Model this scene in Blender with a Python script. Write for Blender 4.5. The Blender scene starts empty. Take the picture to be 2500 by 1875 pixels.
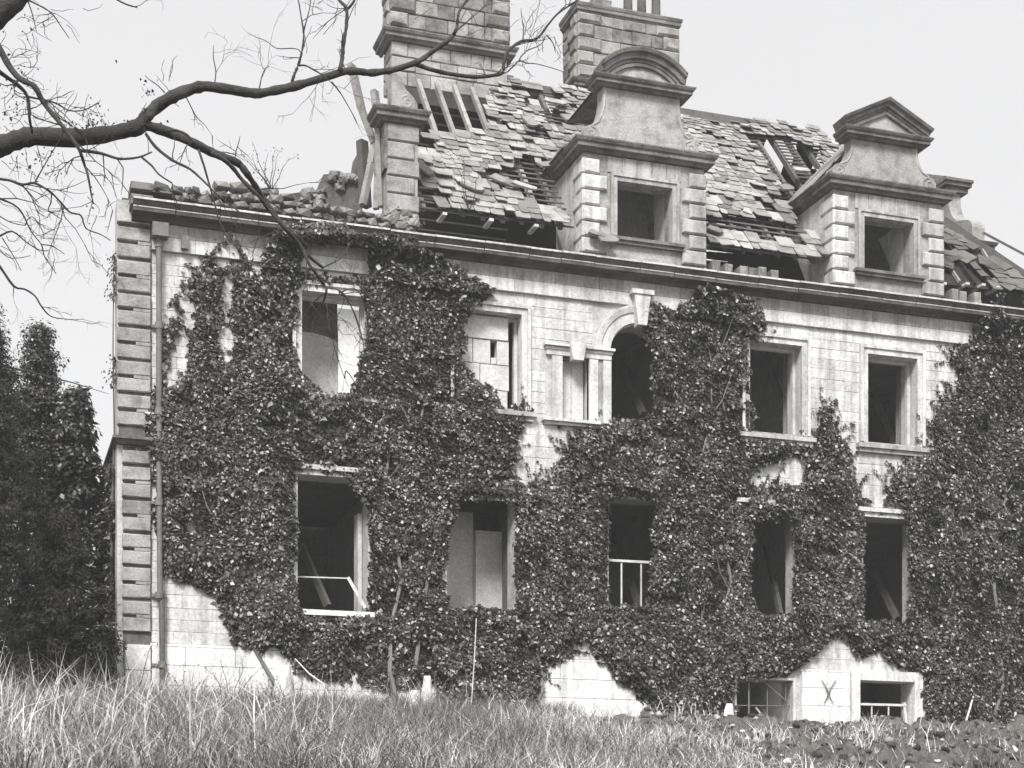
import bpy, math, random
import numpy as np
from mathutils import Vector, Matrix
random.seed(7); RNG = np.random.default_rng(11)
S = bpy.context.scene
COL = S.collection

# ------------------------------------------------------------------ camera, sky, sun, exposure
F, TH, DIST, HORIZ, EYE = 3875.0, math.atan(1300/3875.0), 34.0, 2060.0, -2.95   # focal length and horizon in photo pixels, metres
cam_d = bpy.data.cameras.new('camera'); cam = bpy.data.objects.new('camera', cam_d); COL.objects.link(cam)
cam.location = (0, -DIST, EYE); cam.rotation_euler = (math.pi/2, 0, -TH)
cam_d.sensor_width = 36; cam_d.lens = 36*F/2500; cam_d.shift_y = (HORIZ-937.5)/2500
cam_d.clip_start = .1; cam_d.clip_end = 3000
S.camera = cam

SUN_EL, SUN_AZ = math.radians(46), math.radians(-32)      # azimuth from the facade's outward normal, minus = to the left
w = bpy.data.worlds.new('World'); S.world = w; w.use_nodes = True
nt = w.node_tree; nt.nodes.clear()
sky = nt.nodes.new('ShaderNodeTexSky'); sky.sky_type = 'NISHITA'; sky.sun_disc = False
sky.sun_elevation = SUN_EL; sky.sun_rotation = math.pi + SUN_AZ; sky.dust_density = 4.0; sky.air_density = 1.0
bw = nt.nodes.new('ShaderNodeRGBToBW')
mx = nt.nodes.new('ShaderNodeMix'); mx.data_type = 'FLOAT'; mx.inputs[0].default_value = .78; mx.inputs[3].default_value = 2.7
tint = nt.nodes.new('ShaderNodeMix'); tint.data_type = 'RGBA'; tint.blend_type = 'MULTIPLY'; tint.inputs[0].default_value = 1
tint.inputs[7].default_value = (.985, .985, 1.0, 1)
bg = nt.nodes.new('ShaderNodeBackground'); bg.inputs['Strength'].default_value = .12
out = nt.nodes.new('ShaderNodeOutputWorld')
nt.links.new(sky.outputs[0], bw.inputs[0]); nt.links.new(bw.outputs[0], mx.inputs[2])
nt.links.new(mx.outputs[0], tint.inputs[6]); nt.links.new(tint.outputs[2], bg.inputs['Color']); nt.links.new(bg.outputs[0], out.inputs[0])

sun_d = bpy.data.lights.new('sun', 'SUN'); sun_d.energy = 2.1; sun_d.angle = math.radians(18); sun_d.color = (1, .985, .96)
sun = bpy.data.objects.new('sun', sun_d); COL.objects.link(sun)
sd = Vector((math.sin(SUN_AZ)*math.cos(SUN_EL), -math.cos(SUN_AZ)*math.cos(SUN_EL), math.sin(SUN_EL)))
sun.rotation_euler = sd.to_track_quat('Z', 'Y').to_euler(); sun.location = sd*60
S.view_settings.view_transform = 'Standard'; S.view_settings.look = 'None'
S.view_settings.exposure = 1.53; S.view_settings.gamma = 1; S.view_settings.use_curve_mapping = False
S.cycles.max_bounces = 8; S.cycles.diffuse_bounces = 6; S.cycles.glossy_bounces = 2

# ------------------------------------------------------------------ helpers
def ray(px, py):
    u = (px-1250)/F; v = (HORIZ-py)/F; s, c = math.sin(TH), math.cos(TH)
    return s+c*u, c-s*u, v
def at(px, py, Y=0.0):                     # the point of the upright plane y = Y seen at a spot of the photograph
    dx, dy, dz = ray(px, py); t = (Y+DIST)/dy
    return Vector((t*dx, Y, EYE+t*dz))
def at_depth(px, py, d):
    dx, dy, dz = ray(px, py)
    return Vector((d*dx, -DIST+d*dy, EYE+d*dz))

def hash_noise(seed):
    tab = np.random.default_rng(seed).random((64, 64))
    def f(x, y):
        x = np.asarray(x, float); y = np.asarray(y, float)
        xi = np.floor(x).astype(int); yi = np.floor(y).astype(int); fx = x-xi; fy = y-yi
        fx = fx*fx*(3-2*fx); fy = fy*fy*(3-2*fy)
        a = tab[xi % 64, yi % 64]; b = tab[(xi+1) % 64, yi % 64]; c = tab[xi % 64, (yi+1) % 64]; d = tab[(xi+1) % 64, (yi+1) % 64]
        return (a*(1-fx)+b*fx)*(1-fy)+(c*(1-fx)+d*fx)*fy
    return f
N1, N2, N3 = hash_noise(1), hash_noise(2), hash_noise(3)

def in_poly(X, Z, poly):
    X = np.asarray(X); Z = np.asarray(Z); r = np.zeros(X.shape, bool); n = len(poly)
    for i in range(n):
        x1, z1 = poly[i]; x2, z2 = poly[(i+1) % n]
        if z1 == z2: continue
        c = ((z1 > Z) != (z2 > Z)) & (X < (x2-x1)*(Z-z1)/(z2-z1)+x1)
        r ^= c
    return r
def fpoly(pts, Y=0.0): return [(lambda p: (p.x, p.z))(at(x, y, Y)) for x, y in pts]

class MB:
    def __init__(s): s.v = []; s.f = []
    def add(s, vs, fs):
        n = len(s.v); s.v += [tuple(p) for p in vs]; s.f += [tuple(i+n for i in q) for q in fs]; return s
    def box(s, x0, x1, y0, y1, z0, z1):
        return s.add([(x0,y0,z0),(x1,y0,z0),(x1,y1,z0),(x0,y1,z0),(x0,y0,z1),(x1,y0,z1),(x1,y1,z1),(x0,y1,z1)],
                     [(0,3,2,1),(4,5,6,7),(0,1,5,4),(1,2,6,5),(2,3,7,6),(3,0,4,7)])
    def stone(s, a0, a1, b0, b1, d0, d1, ch=.012, frame=None, jit=.004):
        # a block in a (along), b (up), d (outward): chamfered front, open back
        if a1-a0 < 3*ch: ch = (a1-a0)/3
        if b1-b0 < 3*ch: ch = (b1-b0)/3
        r = lambda: random.uniform(-jit, jit)
        vs = []
        for d in (d0, d1-ch):
            vs += [(a0+r()*.3,b0+r()*.3,d),(a1+r()*.3,b0+r()*.3,d),(a1+r()*.3,b1+r()*.3,d),(a0+r()*.3,b1+r()*.3,d)]
        vs += [(a0+ch+r(),b0+ch+r(),d1+r()),(a1-ch+r(),b0+ch+r(),d1+r()),(a1-ch+r(),b1-ch+r(),d1+r()),(a0+ch+r(),b1-ch+r(),d1+r())]
        fs = [(8,9,10,11)]
        for k in (0, 4):
            for i in range(4): j = (i+1) % 4; fs.append((k+i, k+j, k+4+j, k+4+i))
        if frame is None: vs = [(a, -d, b) for a, b, d in vs]
        else:
            O, A, B, D = frame; vs = [O+A*a+B*b+D*d for a, b, d in vs]
        return s.add(vs, fs)
    def prism(s, poly, y0, y1, axis='y'):
        n = len(poly)
        if axis == 'y': A = [(x, y0, z) for x, z in poly]+[(x, y1, z) for x, z in poly]
        else: A = [(y0, x, z) for x, z in poly]+[(y1, x, z) for x, z in poly]
        return s.add(A, [tuple(range(n)), tuple(range(2*n-1, n-1, -1))]+[(i, i+n, (i+1) % n+n, (i+1) % n) for i in range(n)])
    def sweep(s, path, sec, plane='xz', base=0.0):
        # path: 2D points, sec: (offset to the path's left normal, second coordinate). plane xz -> second is y, xy -> second is z
        n = len(path); rings = []
        for i, p in enumerate(path):
            p = Vector(p); a = (p-Vector(path[i-1])).normalized() if i else None; b = (Vector(path[i+1])-p).normalized() if i < n-1 else None
            a = a or b; b = b or a
            na = Vector((-a.y, a.x)); nb = Vector((-b.y, b.x)); m = (na+nb); m = m/max(.3, m.length_squared/2)
            ring = []
            for o, q in sec:
                x = p+m*o
                ring.append((x.x, q, x.y) if plane == 'xz' else (x.x, x.y, q))
            rings.append(ring)
        k = len(sec); vs = [q for r in rings for q in r]; fs = []
        for i in range(n-1):
            for j in range(k): fs.append((i*k+j, i*k+(j+1) % k, (i+1)*k+(j+1) % k, (i+1)*k+j))
        fs += [tuple(range(k)), tuple((n-1)*k+j for j in range(k-1, -1, -1))]
        return s.add(vs, fs)
    def tube(s, pts, rad, n=6):
        pts = [Vector(p) for p in pts]; rings = []
        up = Vector((.31, .23, .92)).normalized()
        for i, p in enumerate(pts):
            d = (pts[min(i+1, len(pts)-1)]-pts[max(i-1, 0)]).normalized()
            a = d.cross(up); a = (a if a.length > .05 else d.cross(Vector((1, 0, 0)))).normalized(); b = d.cross(a)
            r = rad[i] if hasattr(rad, '__len__') else rad
            rings += [p+(a*math.cos(t)+b*math.sin(t))*r for t in [2*math.pi*k/n for k in range(n)]]
        fs = [(i*n+j, i*n+(j+1) % n, (i+1)*n+(j+1) % n, (i+1)*n+j) for i in range(len(pts)-1) for j in range(n)]
        fs += [tuple(range(n-1, -1, -1)), tuple((len(pts)-1)*n+j for j in range(n))]
        return s.add(rings, fs)
    def beam(s, p, q, wx, wz, roll=None):
        p, q = Vector(p), Vector(q); d = (q-p).normalized(); a = d.cross(Vector((0, 0, 1)))
        a = (a if a.length > .02 else Vector((1, 0, 0))).normalized(); b = a.cross(d)
        if roll: a, b = a*math.cos(roll)+b*math.sin(roll), b*math.cos(roll)-a*math.sin(roll)
        c = [(-wx, -wz), (wx, -wz), (wx, wz), (-wx, wz)]
        return s.add([p+a*x/2+b*z/2 for x, z in c]+[q+a*x/2+b*z/2 for x, z in c],
                     [(3,2,1,0),(4,5,6,7),(0,1,5,4),(1,2,6,5),(2,3,7,6),(3,0,4,7)])
    def build(s, name, mat, parent=None, smooth=False, **props):
        me = bpy.data.meshes.new(name); me.from_pydata(s.v, [], s.f)
        if smooth: me.polygons.foreach_set('use_smooth', [True]*len(me.polygons))
        me.materials.append(mat)
        return link(bpy.data.objects.new(name, me), parent, props)
INV = {}
def link(o, parent=None, props=None):
    COL.objects.link(o)
    if parent:
        o.parent = parent
        if parent.name in INV: o.matrix_parent_inverse = INV[parent.name]
    for k, v in (props or {}).items(): o[k] = v
    return o
def thing(name, label, category, loc, group=None):
    o = bpy.data.objects.new(name, None); o.empty_display_size = .3; COL.objects.link(o); o.location = loc
    INV[o.name] = Matrix.Translation(Vector(loc)).inverted(); o['label'] = label; o['category'] = category
    if group: o['group'] = group
    return o
def np_mesh(name, V, quads=None, tris=None, mat=None, parent=None, props=None, smooth=False):
    me = bpy.data.meshes.new(name)
    nq = 0 if quads is None else len(quads); ntr = 0 if tris is None else len(tris)
    me.vertices.add(len(V)); me.vertices.foreach_set('co', np.asarray(V, np.float32).ravel())
    loops = np.concatenate([np.asarray(q, np.int32).ravel() for q in (quads, tris) if q is not None])
    me.loops.add(len(loops)); me.loops.foreach_set('vertex_index', loops)
    me.polygons.add(nq+ntr)
    me.polygons.foreach_set('loop_start', np.concatenate([np.arange(nq)*4, nq*4+np.arange(ntr)*3]).astype(np.int32))
    me.update(calc_edges=True); me.validate()
    if smooth: me.polygons.foreach_set('use_smooth', [True]*len(me.polygons))
    if mat: me.materials.append(mat)
    return link(bpy.data.objects.new(name, me), parent, props)

# ------------------------------------------------------------------ materials (the photograph is black and white: greys, the dark ones a little warm)
def grey(v): return (v*(1+.05*(1-v)**3), v, v*(1-.09*(1-v)**3), 1)
def mat(name, base, dark=None, rough=.85, spec=.3, vary=.25, stain=.5, scale=1.0, streak=.0, bump=.3, fine=14, pale=0, pale_v=.3, cover=.5):
    m = bpy.data.materials.new(name); m.use_nodes = True; t = m.node_tree; n = t.nodes; L = t.links
    b = n['Principled BSDF']; b.inputs['Roughness'].default_value = rough; b.inputs['Specular IOR Level'].default_value = spec
    geo = n.new('ShaderNodeNewGeometry'); oi = n.new('ShaderNodeObjectInfo')
    def math_(op, a, c, clamp=False):
        k = n.new('ShaderNodeMath'); k.operation = op; k.use_clamp = clamp
        for i, x in enumerate((a, c)):
            if x is None: continue
            if isinstance(x, (int, float)): k.inputs[i].default_value = x
            else: L.new(x, k.inputs[i])
        return k.outputs[0]
    def noise(sc, det=4, vec=None, rgh=.6):
        k = n.new('ShaderNodeTexNoise'); k.inputs['Scale'].default_value = sc; k.inputs['Detail'].default_value = det; k.inputs['Roughness'].default_value = rgh
        L.new(vec or geo.outputs['Position'], k.inputs['Vector']); return k.outputs['Fac']
    rnd = math_('FRACT', math_('ADD', geo.outputs['Random Per Island'], oi.outputs['Random']), 0)
    tone = math_('ADD', math_('MULTIPLY', rnd, 2*vary), 1-vary)
    fine_n = noise(fine*scale, 5)
    tone = math_('MULTIPLY', tone, math_('ADD', math_('MULTIPLY', fine_n, 1.0), .5))
    mixc = n.new('ShaderNodeMix'); mixc.data_type = 'RGBA'; mixc.inputs[6].default_value = grey(base); mixc.inputs[7].default_value = grey(dark if dark else base*.35)
    big = noise(1.3*scale, 6, None, .7)
    if streak:
        mp = n.new('ShaderNodeMapping'); mp.inputs['Scale'].default_value = (5, 5, .55); L.new(geo.outputs['Position'], mp.inputs[0])
        big = math_('ADD', math_('MULTIPLY', big, 1-streak), math_('MULTIPLY', noise(1.0, 5, mp.outputs[0], .65), streak))
    mr = n.new('ShaderNodeMapRange'); mr.inputs[1].default_value = cover-.06; mr.inputs[2].default_value = cover+.16; mr.inputs[3].default_value = 0; mr.inputs[4].default_value = stain
    L.new(big, mr.inputs[0]); L.new(mr.outputs[0], mixc.inputs[0])
    mul = n.new('ShaderNodeMix'); mul.data_type = 'RGBA'; mul.blend_type = 'MULTIPLY'; mul.inputs[0].default_value = 1
    L.new(mixc.outputs[2], mul.inputs[6]); cc = n.new('ShaderNodeCombineColor')
    for i in range(3): L.new(tone, cc.inputs[i])
    L.new(cc.outputs[0], mul.inputs[7]); L.new(mul.outputs[2], b.inputs['Base Color'])
    if pale:
        pm = n.new('ShaderNodeMix'); pm.data_type = 'RGBA'; pm.inputs[7].default_value = grey(pale_v)
        L.new(math_('MULTIPLY', math_('GREATER_THAN', rnd, 1-pale), math_('FRACT', math_('MULTIPLY', rnd, 371.0), 0)), pm.inputs[0]); L.new(mul.outputs[2], pm.inputs[6]); L.new(pm.outputs[2], b.inputs['Base Color'])
    if bump:
        bp = n.new('ShaderNodeBump'); bp.inputs['Strength'].default_value = bump; bp.inputs['Distance'].default_value = .03
        L.new(math_('ADD', fine_n, noise(4*scale, 4)), bp.inputs['Height']); L.new(bp.outputs[0], b.inputs['Normal'])
    return m
M_WALL = mat('pale_coursed_stone', .54, .18, vary=.09, stain=.8, streak=.65, cover=.50, bump=.5)
M_MORTAR = mat('lime_mortar', .45, .2, vary=0, stain=.7, bump=.5)
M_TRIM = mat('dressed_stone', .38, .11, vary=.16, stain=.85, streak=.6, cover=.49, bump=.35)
M_GABLE = mat('weathered_gable_stone', .31, .11, vary=.14, stain=.8, scale=1.6, cover=.50, bump=.5)
M_CORN = mat('shade_dark_cornice_stone', .165, .05, vary=.18, stain=.85, scale=1.6, cover=.46, bump=.6)  # base darkened: the shadow on the mouldings is put into the colour
M_CORN_MAIN = mat('shade_dark_main_cornice', .105, .035, vary=.2, stain=.85, scale=1.6, cover=.46, bump=.6)  # darker still, painting in the shade under the lip
M_CHIM = mat('sooty_chimney_stone', .25, .07, vary=.35, stain=.85, scale=1.6, cover=.50, bump=.7)
M_SLATE = mat('stone_slate', .26, .085, vary=.42, stain=.7, scale=2.2, cover=.52, bump=.6, fine=20)
M_WHITE = mat('limewashed_plinth', .64, .24, vary=.06, stain=.75, streak=.6, cover=.52, bump=.3)
M_TIMBER = mat('grey_weathered_timber', .26, .11, vary=.25, stain=.7, scale=3, bump=.4)
M_ROOF_SHADE = mat('roof_shade_black', .03, .015, vary=.1, stain=.5, scale=3, rough=.95, spec=.1)  # near-black colour that paints in the shade inside the roof
M_BATTEN = mat('dark_roof_timber', .11, .05, vary=.3, stain=.6, scale=3, bump=.3)
M_PLASTER = mat('old_plaster', .50, .25, vary=.05, stain=.6, scale=1.2, cover=.55, bump=.3)
M_PLASTER_W = mat('white_plaster', .80, .5, vary=.03, stain=.3, cover=.6, bump=.2)
M_DARK = mat('dim_interior', .42, .25, vary=.1, stain=.5, bump=.3)
M_PAINT = mat('flaking_white_paint', .52, .22, vary=.08, stain=.5, scale=4, bump=.2)
M_IRON = mat('rusted_iron', .16, .07, rough=.7, vary=.15, stain=.6, scale=3)
M_PIPE = mat('cast_iron_pipe', .13, .06, rough=.6, vary=.2, stain=.7, scale=2, bump=.2)
M_BARK = mat('wet_bark', .055, .025, rough=.8, vary=.1, stain=.6, scale=6, bump=.8)
M_STEM = mat('ivy_stem', .18, .08, vary=.3, stain=.5, scale=4)
M_IVY = mat('glint_flecked_ivy_leaf', .050, .016, rough=.42, spec=.35, vary=.7, stain=.9, scale=.7, cover=.47, bump=0, pale=.17, pale_v=.36)  # the pale share of leaves paints in glints of sky
M_IVY_DEEP = mat('shade_dark_ivy_leaf', .022, .010, rough=.5, spec=.3, vary=.6, stain=.6, bump=0)  # darker copy for the under-layer, its shade put into the colour
M_YEW = mat('dark_yew_needles', .016, .008, rough=.6, spec=.2, vary=.6, stain=.5, bump=0)  # base darkened to put the shade on the trees into the colour
M_LAUREL = mat('glint_flecked_laurel_leaf', .020, .010, rough=.42, spec=.35, vary=.7, stain=.5, bump=0, pale=.05, pale_v=.35)  # shade put into the dark base, glints into the few pale leaves
M_GRASS = mat('dry_winter_grass', .20, .055, rough=.7, vary=.85, stain=.7, scale=.8, bump=0, pale=.22, pale_v=.62)
M_STRAW = mat('bleached_straw', .54, .28, rough=.7, vary=.3, stain=.6, scale=1.5, bump=0)
M_STALK = mat('bleached_stalk', .50, .3, vary=.3, stain=.4, bump=0)
M_SOIL = mat('dark_soil', .115, .03, vary=.1, stain=.9, scale=3, bump=.9)
M_CLOD = mat('turned_earth_and_moss', .13, .03, vary=.8, stain=.9, scale=6, bump=1.0, pale=.14, pale_v=.5)
M_RUBBLE = mat('broken_stone', .20, .07, vary=.45, stain=.7, scale=2.2, bump=.7)

# ------------------------------------------------------------------ ground
def sm(a, b, x): t = np.clip((x-a)/(b-a), 0, 1); return t*t*(3-2*t)
def ground_z(X, Y):
    X = np.asarray(X, float); d = np.maximum(-np.asarray(Y, float), 0)
    zl = -.12-np.maximum(d-1, 0)*.134
    zr = -.12-sm(1.3, 3.6, d)*.62-np.maximum(d-3.6, 0)*.122
    s = sm(11.5, 15.5, X+d*.1)
    z = zl*(1-s)+zr*s
    rough = sm(1.0, 2.2, d)*(1-sm(14, 20, d))
    z = z+rough*(s*.42+.10)*(N1(X*1.1, d*1.9)-.5)+rough*(s*.48+.06)*(N2(X*3.1, d*4.1)-.5)+rough*s*.26*(N3(X*7, d*7)-.5)
    return z
xs = np.concatenate([np.linspace(-400, -6, 14), np.linspace(-5, 32, 420), np.linspace(34, 430, 14)])
ys = np.concatenate([np.linspace(-600, -23, 24), np.linspace(-22, 1, 300), np.linspace(3, 900, 20)])
GX, GY = np.meshgrid(xs, ys); V = np.stack([GX, GY, ground_z(GX, GY)], -1).reshape(-1, 3); nx = len(xs); ny = len(ys)
idx = np.arange(nx*ny).reshape(ny, nx)
V_GROUND_MIN = V[:, 2].min()
np_mesh('ground', V, quads=np.stack([idx[:-1,:-1], idx[:-1,1:], idx[1:,1:], idx[1:,:-1]], -1).reshape(-1, 4), mat=M_SOIL, props={'kind': 'structure'}, smooth=True)

# ------------------------------------------------------------------ THE HOUSE
X0, X1 = 2.72, 26.2; WT = .55
house = thing('ruined_house', 'roofless ivy-covered stone mansion with curved and pointed dormers and two chimney stacks', 'house', (14.5, 4, 0))
GF = [(7.3, .78), (10.68, .8), (14.48, .72), (17.9, .72), (21.17, .72)]       # ground-floor window axes, half openings
UF = [(7.32, .72), (10.89, .74), (18.05, .7), (21.25, .7)]
BW = [(17.75, .76, -.1, .97), (21.08, .77, -.05, 1.04)]
openings = [(c-h, c+h, 2.12, 5.03) for c, h in GF]+[(c-h, c+h, 6.86, 9.02) for c, h in UF]+[(c-h, c+h, a, b) for c, h, a, b in BW]
ARCH_C, ARCH_R, SPRING = 14.5, .72, 8.36
openings += [(ARCH_C-ARCH_R, ARCH_C+ARCH_R, 6.7, SPRING+ARCH_R+.02), (12.6, 13.26, 6.75, 8.18)]
def wall_sheet(x0, x1, z0, z1, ops, y0=0.0, y1=WT):
    m = MB(); bx = sorted({x0, x1, *[v for o in ops for v in o[:2] if x0 < v < x1]}); bz = sorted({z0, z1, *[v for o in ops for v in o[2:] if z0 < v < z1]})
    solid = lambda i, j: 0 <= i < len(bx)-1 and 0 <= j < len(bz)-1 and not any(o[0]-1e-6 <= bx[i] and bx[i+1] <= o[1]+1e-6 and o[2]-1e-6 <= bz[j] and bz[j+1] <= o[3]+1e-6 for o in ops)
    for i in range(len(bx)-1):
        for j in range(len(bz)-1):
            if not solid(i, j): continue
            a, b, c, d = bx[i], bx[i+1], bz[j], bz[j+1]
            m.add([(a,y0,c),(b,y0,c),(b,y0,d),(a,y0,d)], [(0,1,2,3)]); m.add([(a,y1,c),(b,y1,c),(b,y1,d),(a,y1,d)], [(3,2,1,0)])
            if not solid(i-1, j): m.add([(a,y0,c),(a,y0,d),(a,y1,d),(a,y1,c)], [(0,1,2,3)])
            if not solid(i+1, j): m.add([(b,y0,c),(b,y0,d),(b,y1,d),(b,y1,c)], [(3,2,1,0)])
            if not solid(i, j-1): m.add([(a,y0,c),(b,y0,c),(b,y1,c),(a,y1,c)], [(3,2,1,0)])
            if not solid(i, j+1): m.add([(a,y0,d),(b,y0,d),(b,y1,d),(a,y1,d)], [(0,1,2,3)])
    return m
wm = wall_sheet(X0, X1, -.6, 10.5, openings)
for k in range(12):                                                     # spandrels of the arch
    t0, t1 = math.pi*k/12, math.pi*(k+1)/12; R = ARCH_R
    p = [(ARCH_C+R*math.cos(t0), SPRING+R*math.sin(t0)), (ARCH_C+R*math.cos(t1), SPRING+R*math.sin(t1)), (ARCH_C+R*math.cos(t1), SPRING+R+.03), (ARCH_C+R*math.cos(t0), SPRING+R+.03)]
    wm.prism(p, .003, WT-.003)
wall = wm.build('wall', M_MORTAR, house)

# ---- ivy cover as areas of the facade, read off the photograph
I_LEFT = fpoly([(477,648),(515,640),(590,655),(640,605),(690,548),(800,538),(905,560),(1010,572),(1060,610),(1135,648),(1175,690),(1195,715),(1150,745),(1135,830),(1120,870),(1165,930),(1205,955),(1215,990),(1240,995),(1290,985),(1330,1015),(1290,1040),(1262,1070),(1272,1120),(1258,1165),(1290,1195),(1335,1170),(1345,1140),(1385,1080),(1400,1060),(1400,1600),(1330,1650),(1300,1750),(1075,1730),(1050,1660),(1000,1690),(960,1700),(770,1650),(720,1625),(660,1580),(580,1562),(545,1510),(540,1470),(465,1430),(405,1395),(392,1330),(378,1200),(372,1100),(350,1050),(360,1000),(385,905),(415,885),(440,872),(462,850),(470,769)])
I_MID = fpoly([(1395,1050),(1480,1022),(1588,1022),(1596,960),(1600,880),(1585,820),(1558,790),(1565,760),(1590,728),(1640,775),(1720,690),(1860,735),(1878,790),(1832,832),(1824,960),(1850,1040),(1905,1075),(1975,1085),(2005,1120),(2110,1200),(2110,1560),(2050,1545),(1960,1612),(1930,1650),(1885,1650),(1800,1662),(1790,1770),(1640,1775),(1560,1712),(1500,1645),(1425,1562),(1395,1600)])
I_RIGHT = fpoly([(2105,1200),(2165,1195),(2205,1150),(2262,1108),(2292,1060),(2300,1000),(2338,970),(2336,905),(2318,845),(2370,860),(2385,785),(2425,760),(2700,790),(2700,1780),(2262,1775),(2246,1640),(2170,1622),(2150,1592),(2120,1600),(2100,1612),(2060,1548)])
I_SPIKE = [fpoly(p) for p in ([(1985,1120),(2000,1000),(2012,962),(2022,1060),(2030,940),(2040,1060),(2052,1000),(2056,1100),(2075,1070),(2062,1250),(1990,1250)], [(2275,1060),(2290,960),(2300,1060)], [(2060,1180),(2090,1110),(2080,1200)])]
VINES = [fpoly(p) for p in ([(449,645),(454,645),(438,765),(446,790),(432,870),(402,890),(398,800),(424,770)], [(512,590),(522,590),(528,645),(505,645)], [(548,575),(575,570),(600,640),(560,650)])]
BARE = [fpoly(p) for p in ([(548,650),(572,690),(566,790),(572,865),(555,892),(538,850),(543,760)], [(610,600),(640,610),(636,660),(615,655)], [(540,600),(575,580),(585,640),(560,665)], [(415,850),(445,780),(465,800),(462,850),(440,935),(405,945)], [(500,725),(512,718),(520,765),(492,768)], [(505,640),(512,640),(520,690),(508,700)], [(470,1265),(485,1270),(480,1300),(455,1290)],[(722,705),(740,690),(880,690),(893,730),(890,830),(878,905),(852,960),(800,966),(762,930),(735,905),(722,870)],
    [(742,590),(900,600),(908,680),(735,668)],
    [(1300,1010),(1320,1020),(1345,1050),(1385,1062),(1372,1110),(1352,1140),(1312,1130),(1314,1160),(1290,1185),(1273,1190),(1272,1110),(1262,1075)],
    [(1225,1135),(1270,1130),(1270,1145),(1225,1145)], [(1222,1180),(1262,1182),(1262,1196),(1205,1192)],
    [(1850,1132),(1962,1110),(1968,1140),(1962,1182),(1850,1187),(1828,1176),(1842,1150)],
    [(2108,1103),(2218,1110),(2203,1150),(2166,1190),(2160,1216),(2113,1216),(2108,1180)],
    [(2112,1242),(2150,1210),(2180,1214),(2226,1252)], [(1860,1222),(1886,1198),(1898,1226)], [(1990,1240),(2003,1222),(2010,1240),(1998,1255)],
    [(722,1138),(850,1160),(905,1240),(900,1478),(890,1500),(750,1500),(722,1480)],
    [(1120,1215),(1262,1215),(1262,1482),(1100,1482),(1080,1400)], [(1484,1212),(1600,1215),(1588,1320),(1580,1475),(1484,1478)],
    [(1840,1270),(1930,1262),(1940,1330),(1935,1500),(1845,1490),(1830,1400)], [(2106,1250),(2212,1258),(2222,1400),(2215,1515),(2110,1510)],
    [(1820,820),(1975,825),(1980,1078),(1850,1062)], [(1478,860),(1500,790),(1530,740),(1548,700),(1585,700),(1562,770),(1575,800),(1592,880),(1596,1012),(1478,1012)],
    [(1425,1560),(1440,1558),(1455,1600),(1482,1640),(1505,1682),(1545,1702),(1585,1712),(1645,1750),(1600,1790),(1385,1785),(1395,1700),(1350,1692),(1303,1655),(1340,1630),(1395,1600)],
    [(1000,1720),(1045,1640),(1065,1680),(1060,1760),(1000,1760)], [(1800,1665),(1935,1655),(1935,1790),(1800,1790)], [(1930,1640),(1975,1610),(2040,1545),(2065,1548),(2100,1612),(2125,1594),(2152,1590),(2172,1625),(2250,1640),(2250,1790),(1930,1790)])]
def ivy_mask(X, Z, which):
    jx = (N1(X*2.3, Z*2.3)-.5)*.22+(N2(X*7, Z*7)-.5)*.18; jz = (N2(X*2.3+9, Z*2.3)-.5)*.26+(N3(X*7, Z*7)-.5)*.18
    a = np.zeros(np.shape(X), bool)
    for p in which: a |= in_poly(X+jx, Z+jz, p)
    jx *= .5; jz *= .5
    for p in BARE: a &= ~in_poly(X+jx, Z+jz, p)
    return a
ALL_IVY = [I_LEFT, I_MID, I_RIGHT]+I_SPIKE+VINES

# ---- coursed wall stones
ZL = [1.27, 2.02, 2.3, 5.03, 5.28, 5.56, 6.58, 6.82, 9.02, 9.24, 9.5]
RECT = [(c-h-.02, c+h+.02, 2.0, 5.28) for c, h in GF]+[(c-h-.22, c+h+.22, 6.58, 9.24) for c, h in UF]
RECT += [(12.2, 16.75, 6.58, 8.4), (ARCH_C-1.14, ARCH_C+1.14, 8.4, 9.5), (X0, 3.42, 0, 10)]
stones = []
zc = []
for a, b in zip(ZL[:-1], ZL[1:]):
    n = max(1, round((b-a)/.235)); zc += [(a+(b-a)*i/n, a+(b-a)*(i+1)/n) for i in range(n)]
for za, zb in zc:
    free = [(3.42, X1)]
    for r in RECT:
        if r[2] < zb-.02 and r[3] > za+.02:
            nf = []
            for a, b in free:
                if r[1] <= a or r[0] >= b: nf.append((a, b)); continue
                if r[0] > a: nf.append((a, r[0]))
                if r[1] < b: nf.append((r[1], b))
            free = nf
    for a, b in free:
        x = a
        while x < b-.01:
            l = random.uniform(.28, .85); l = b-x if b-x-l < .25 else l
            stones.append((x, x+l, za, zb)); x += l
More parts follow.
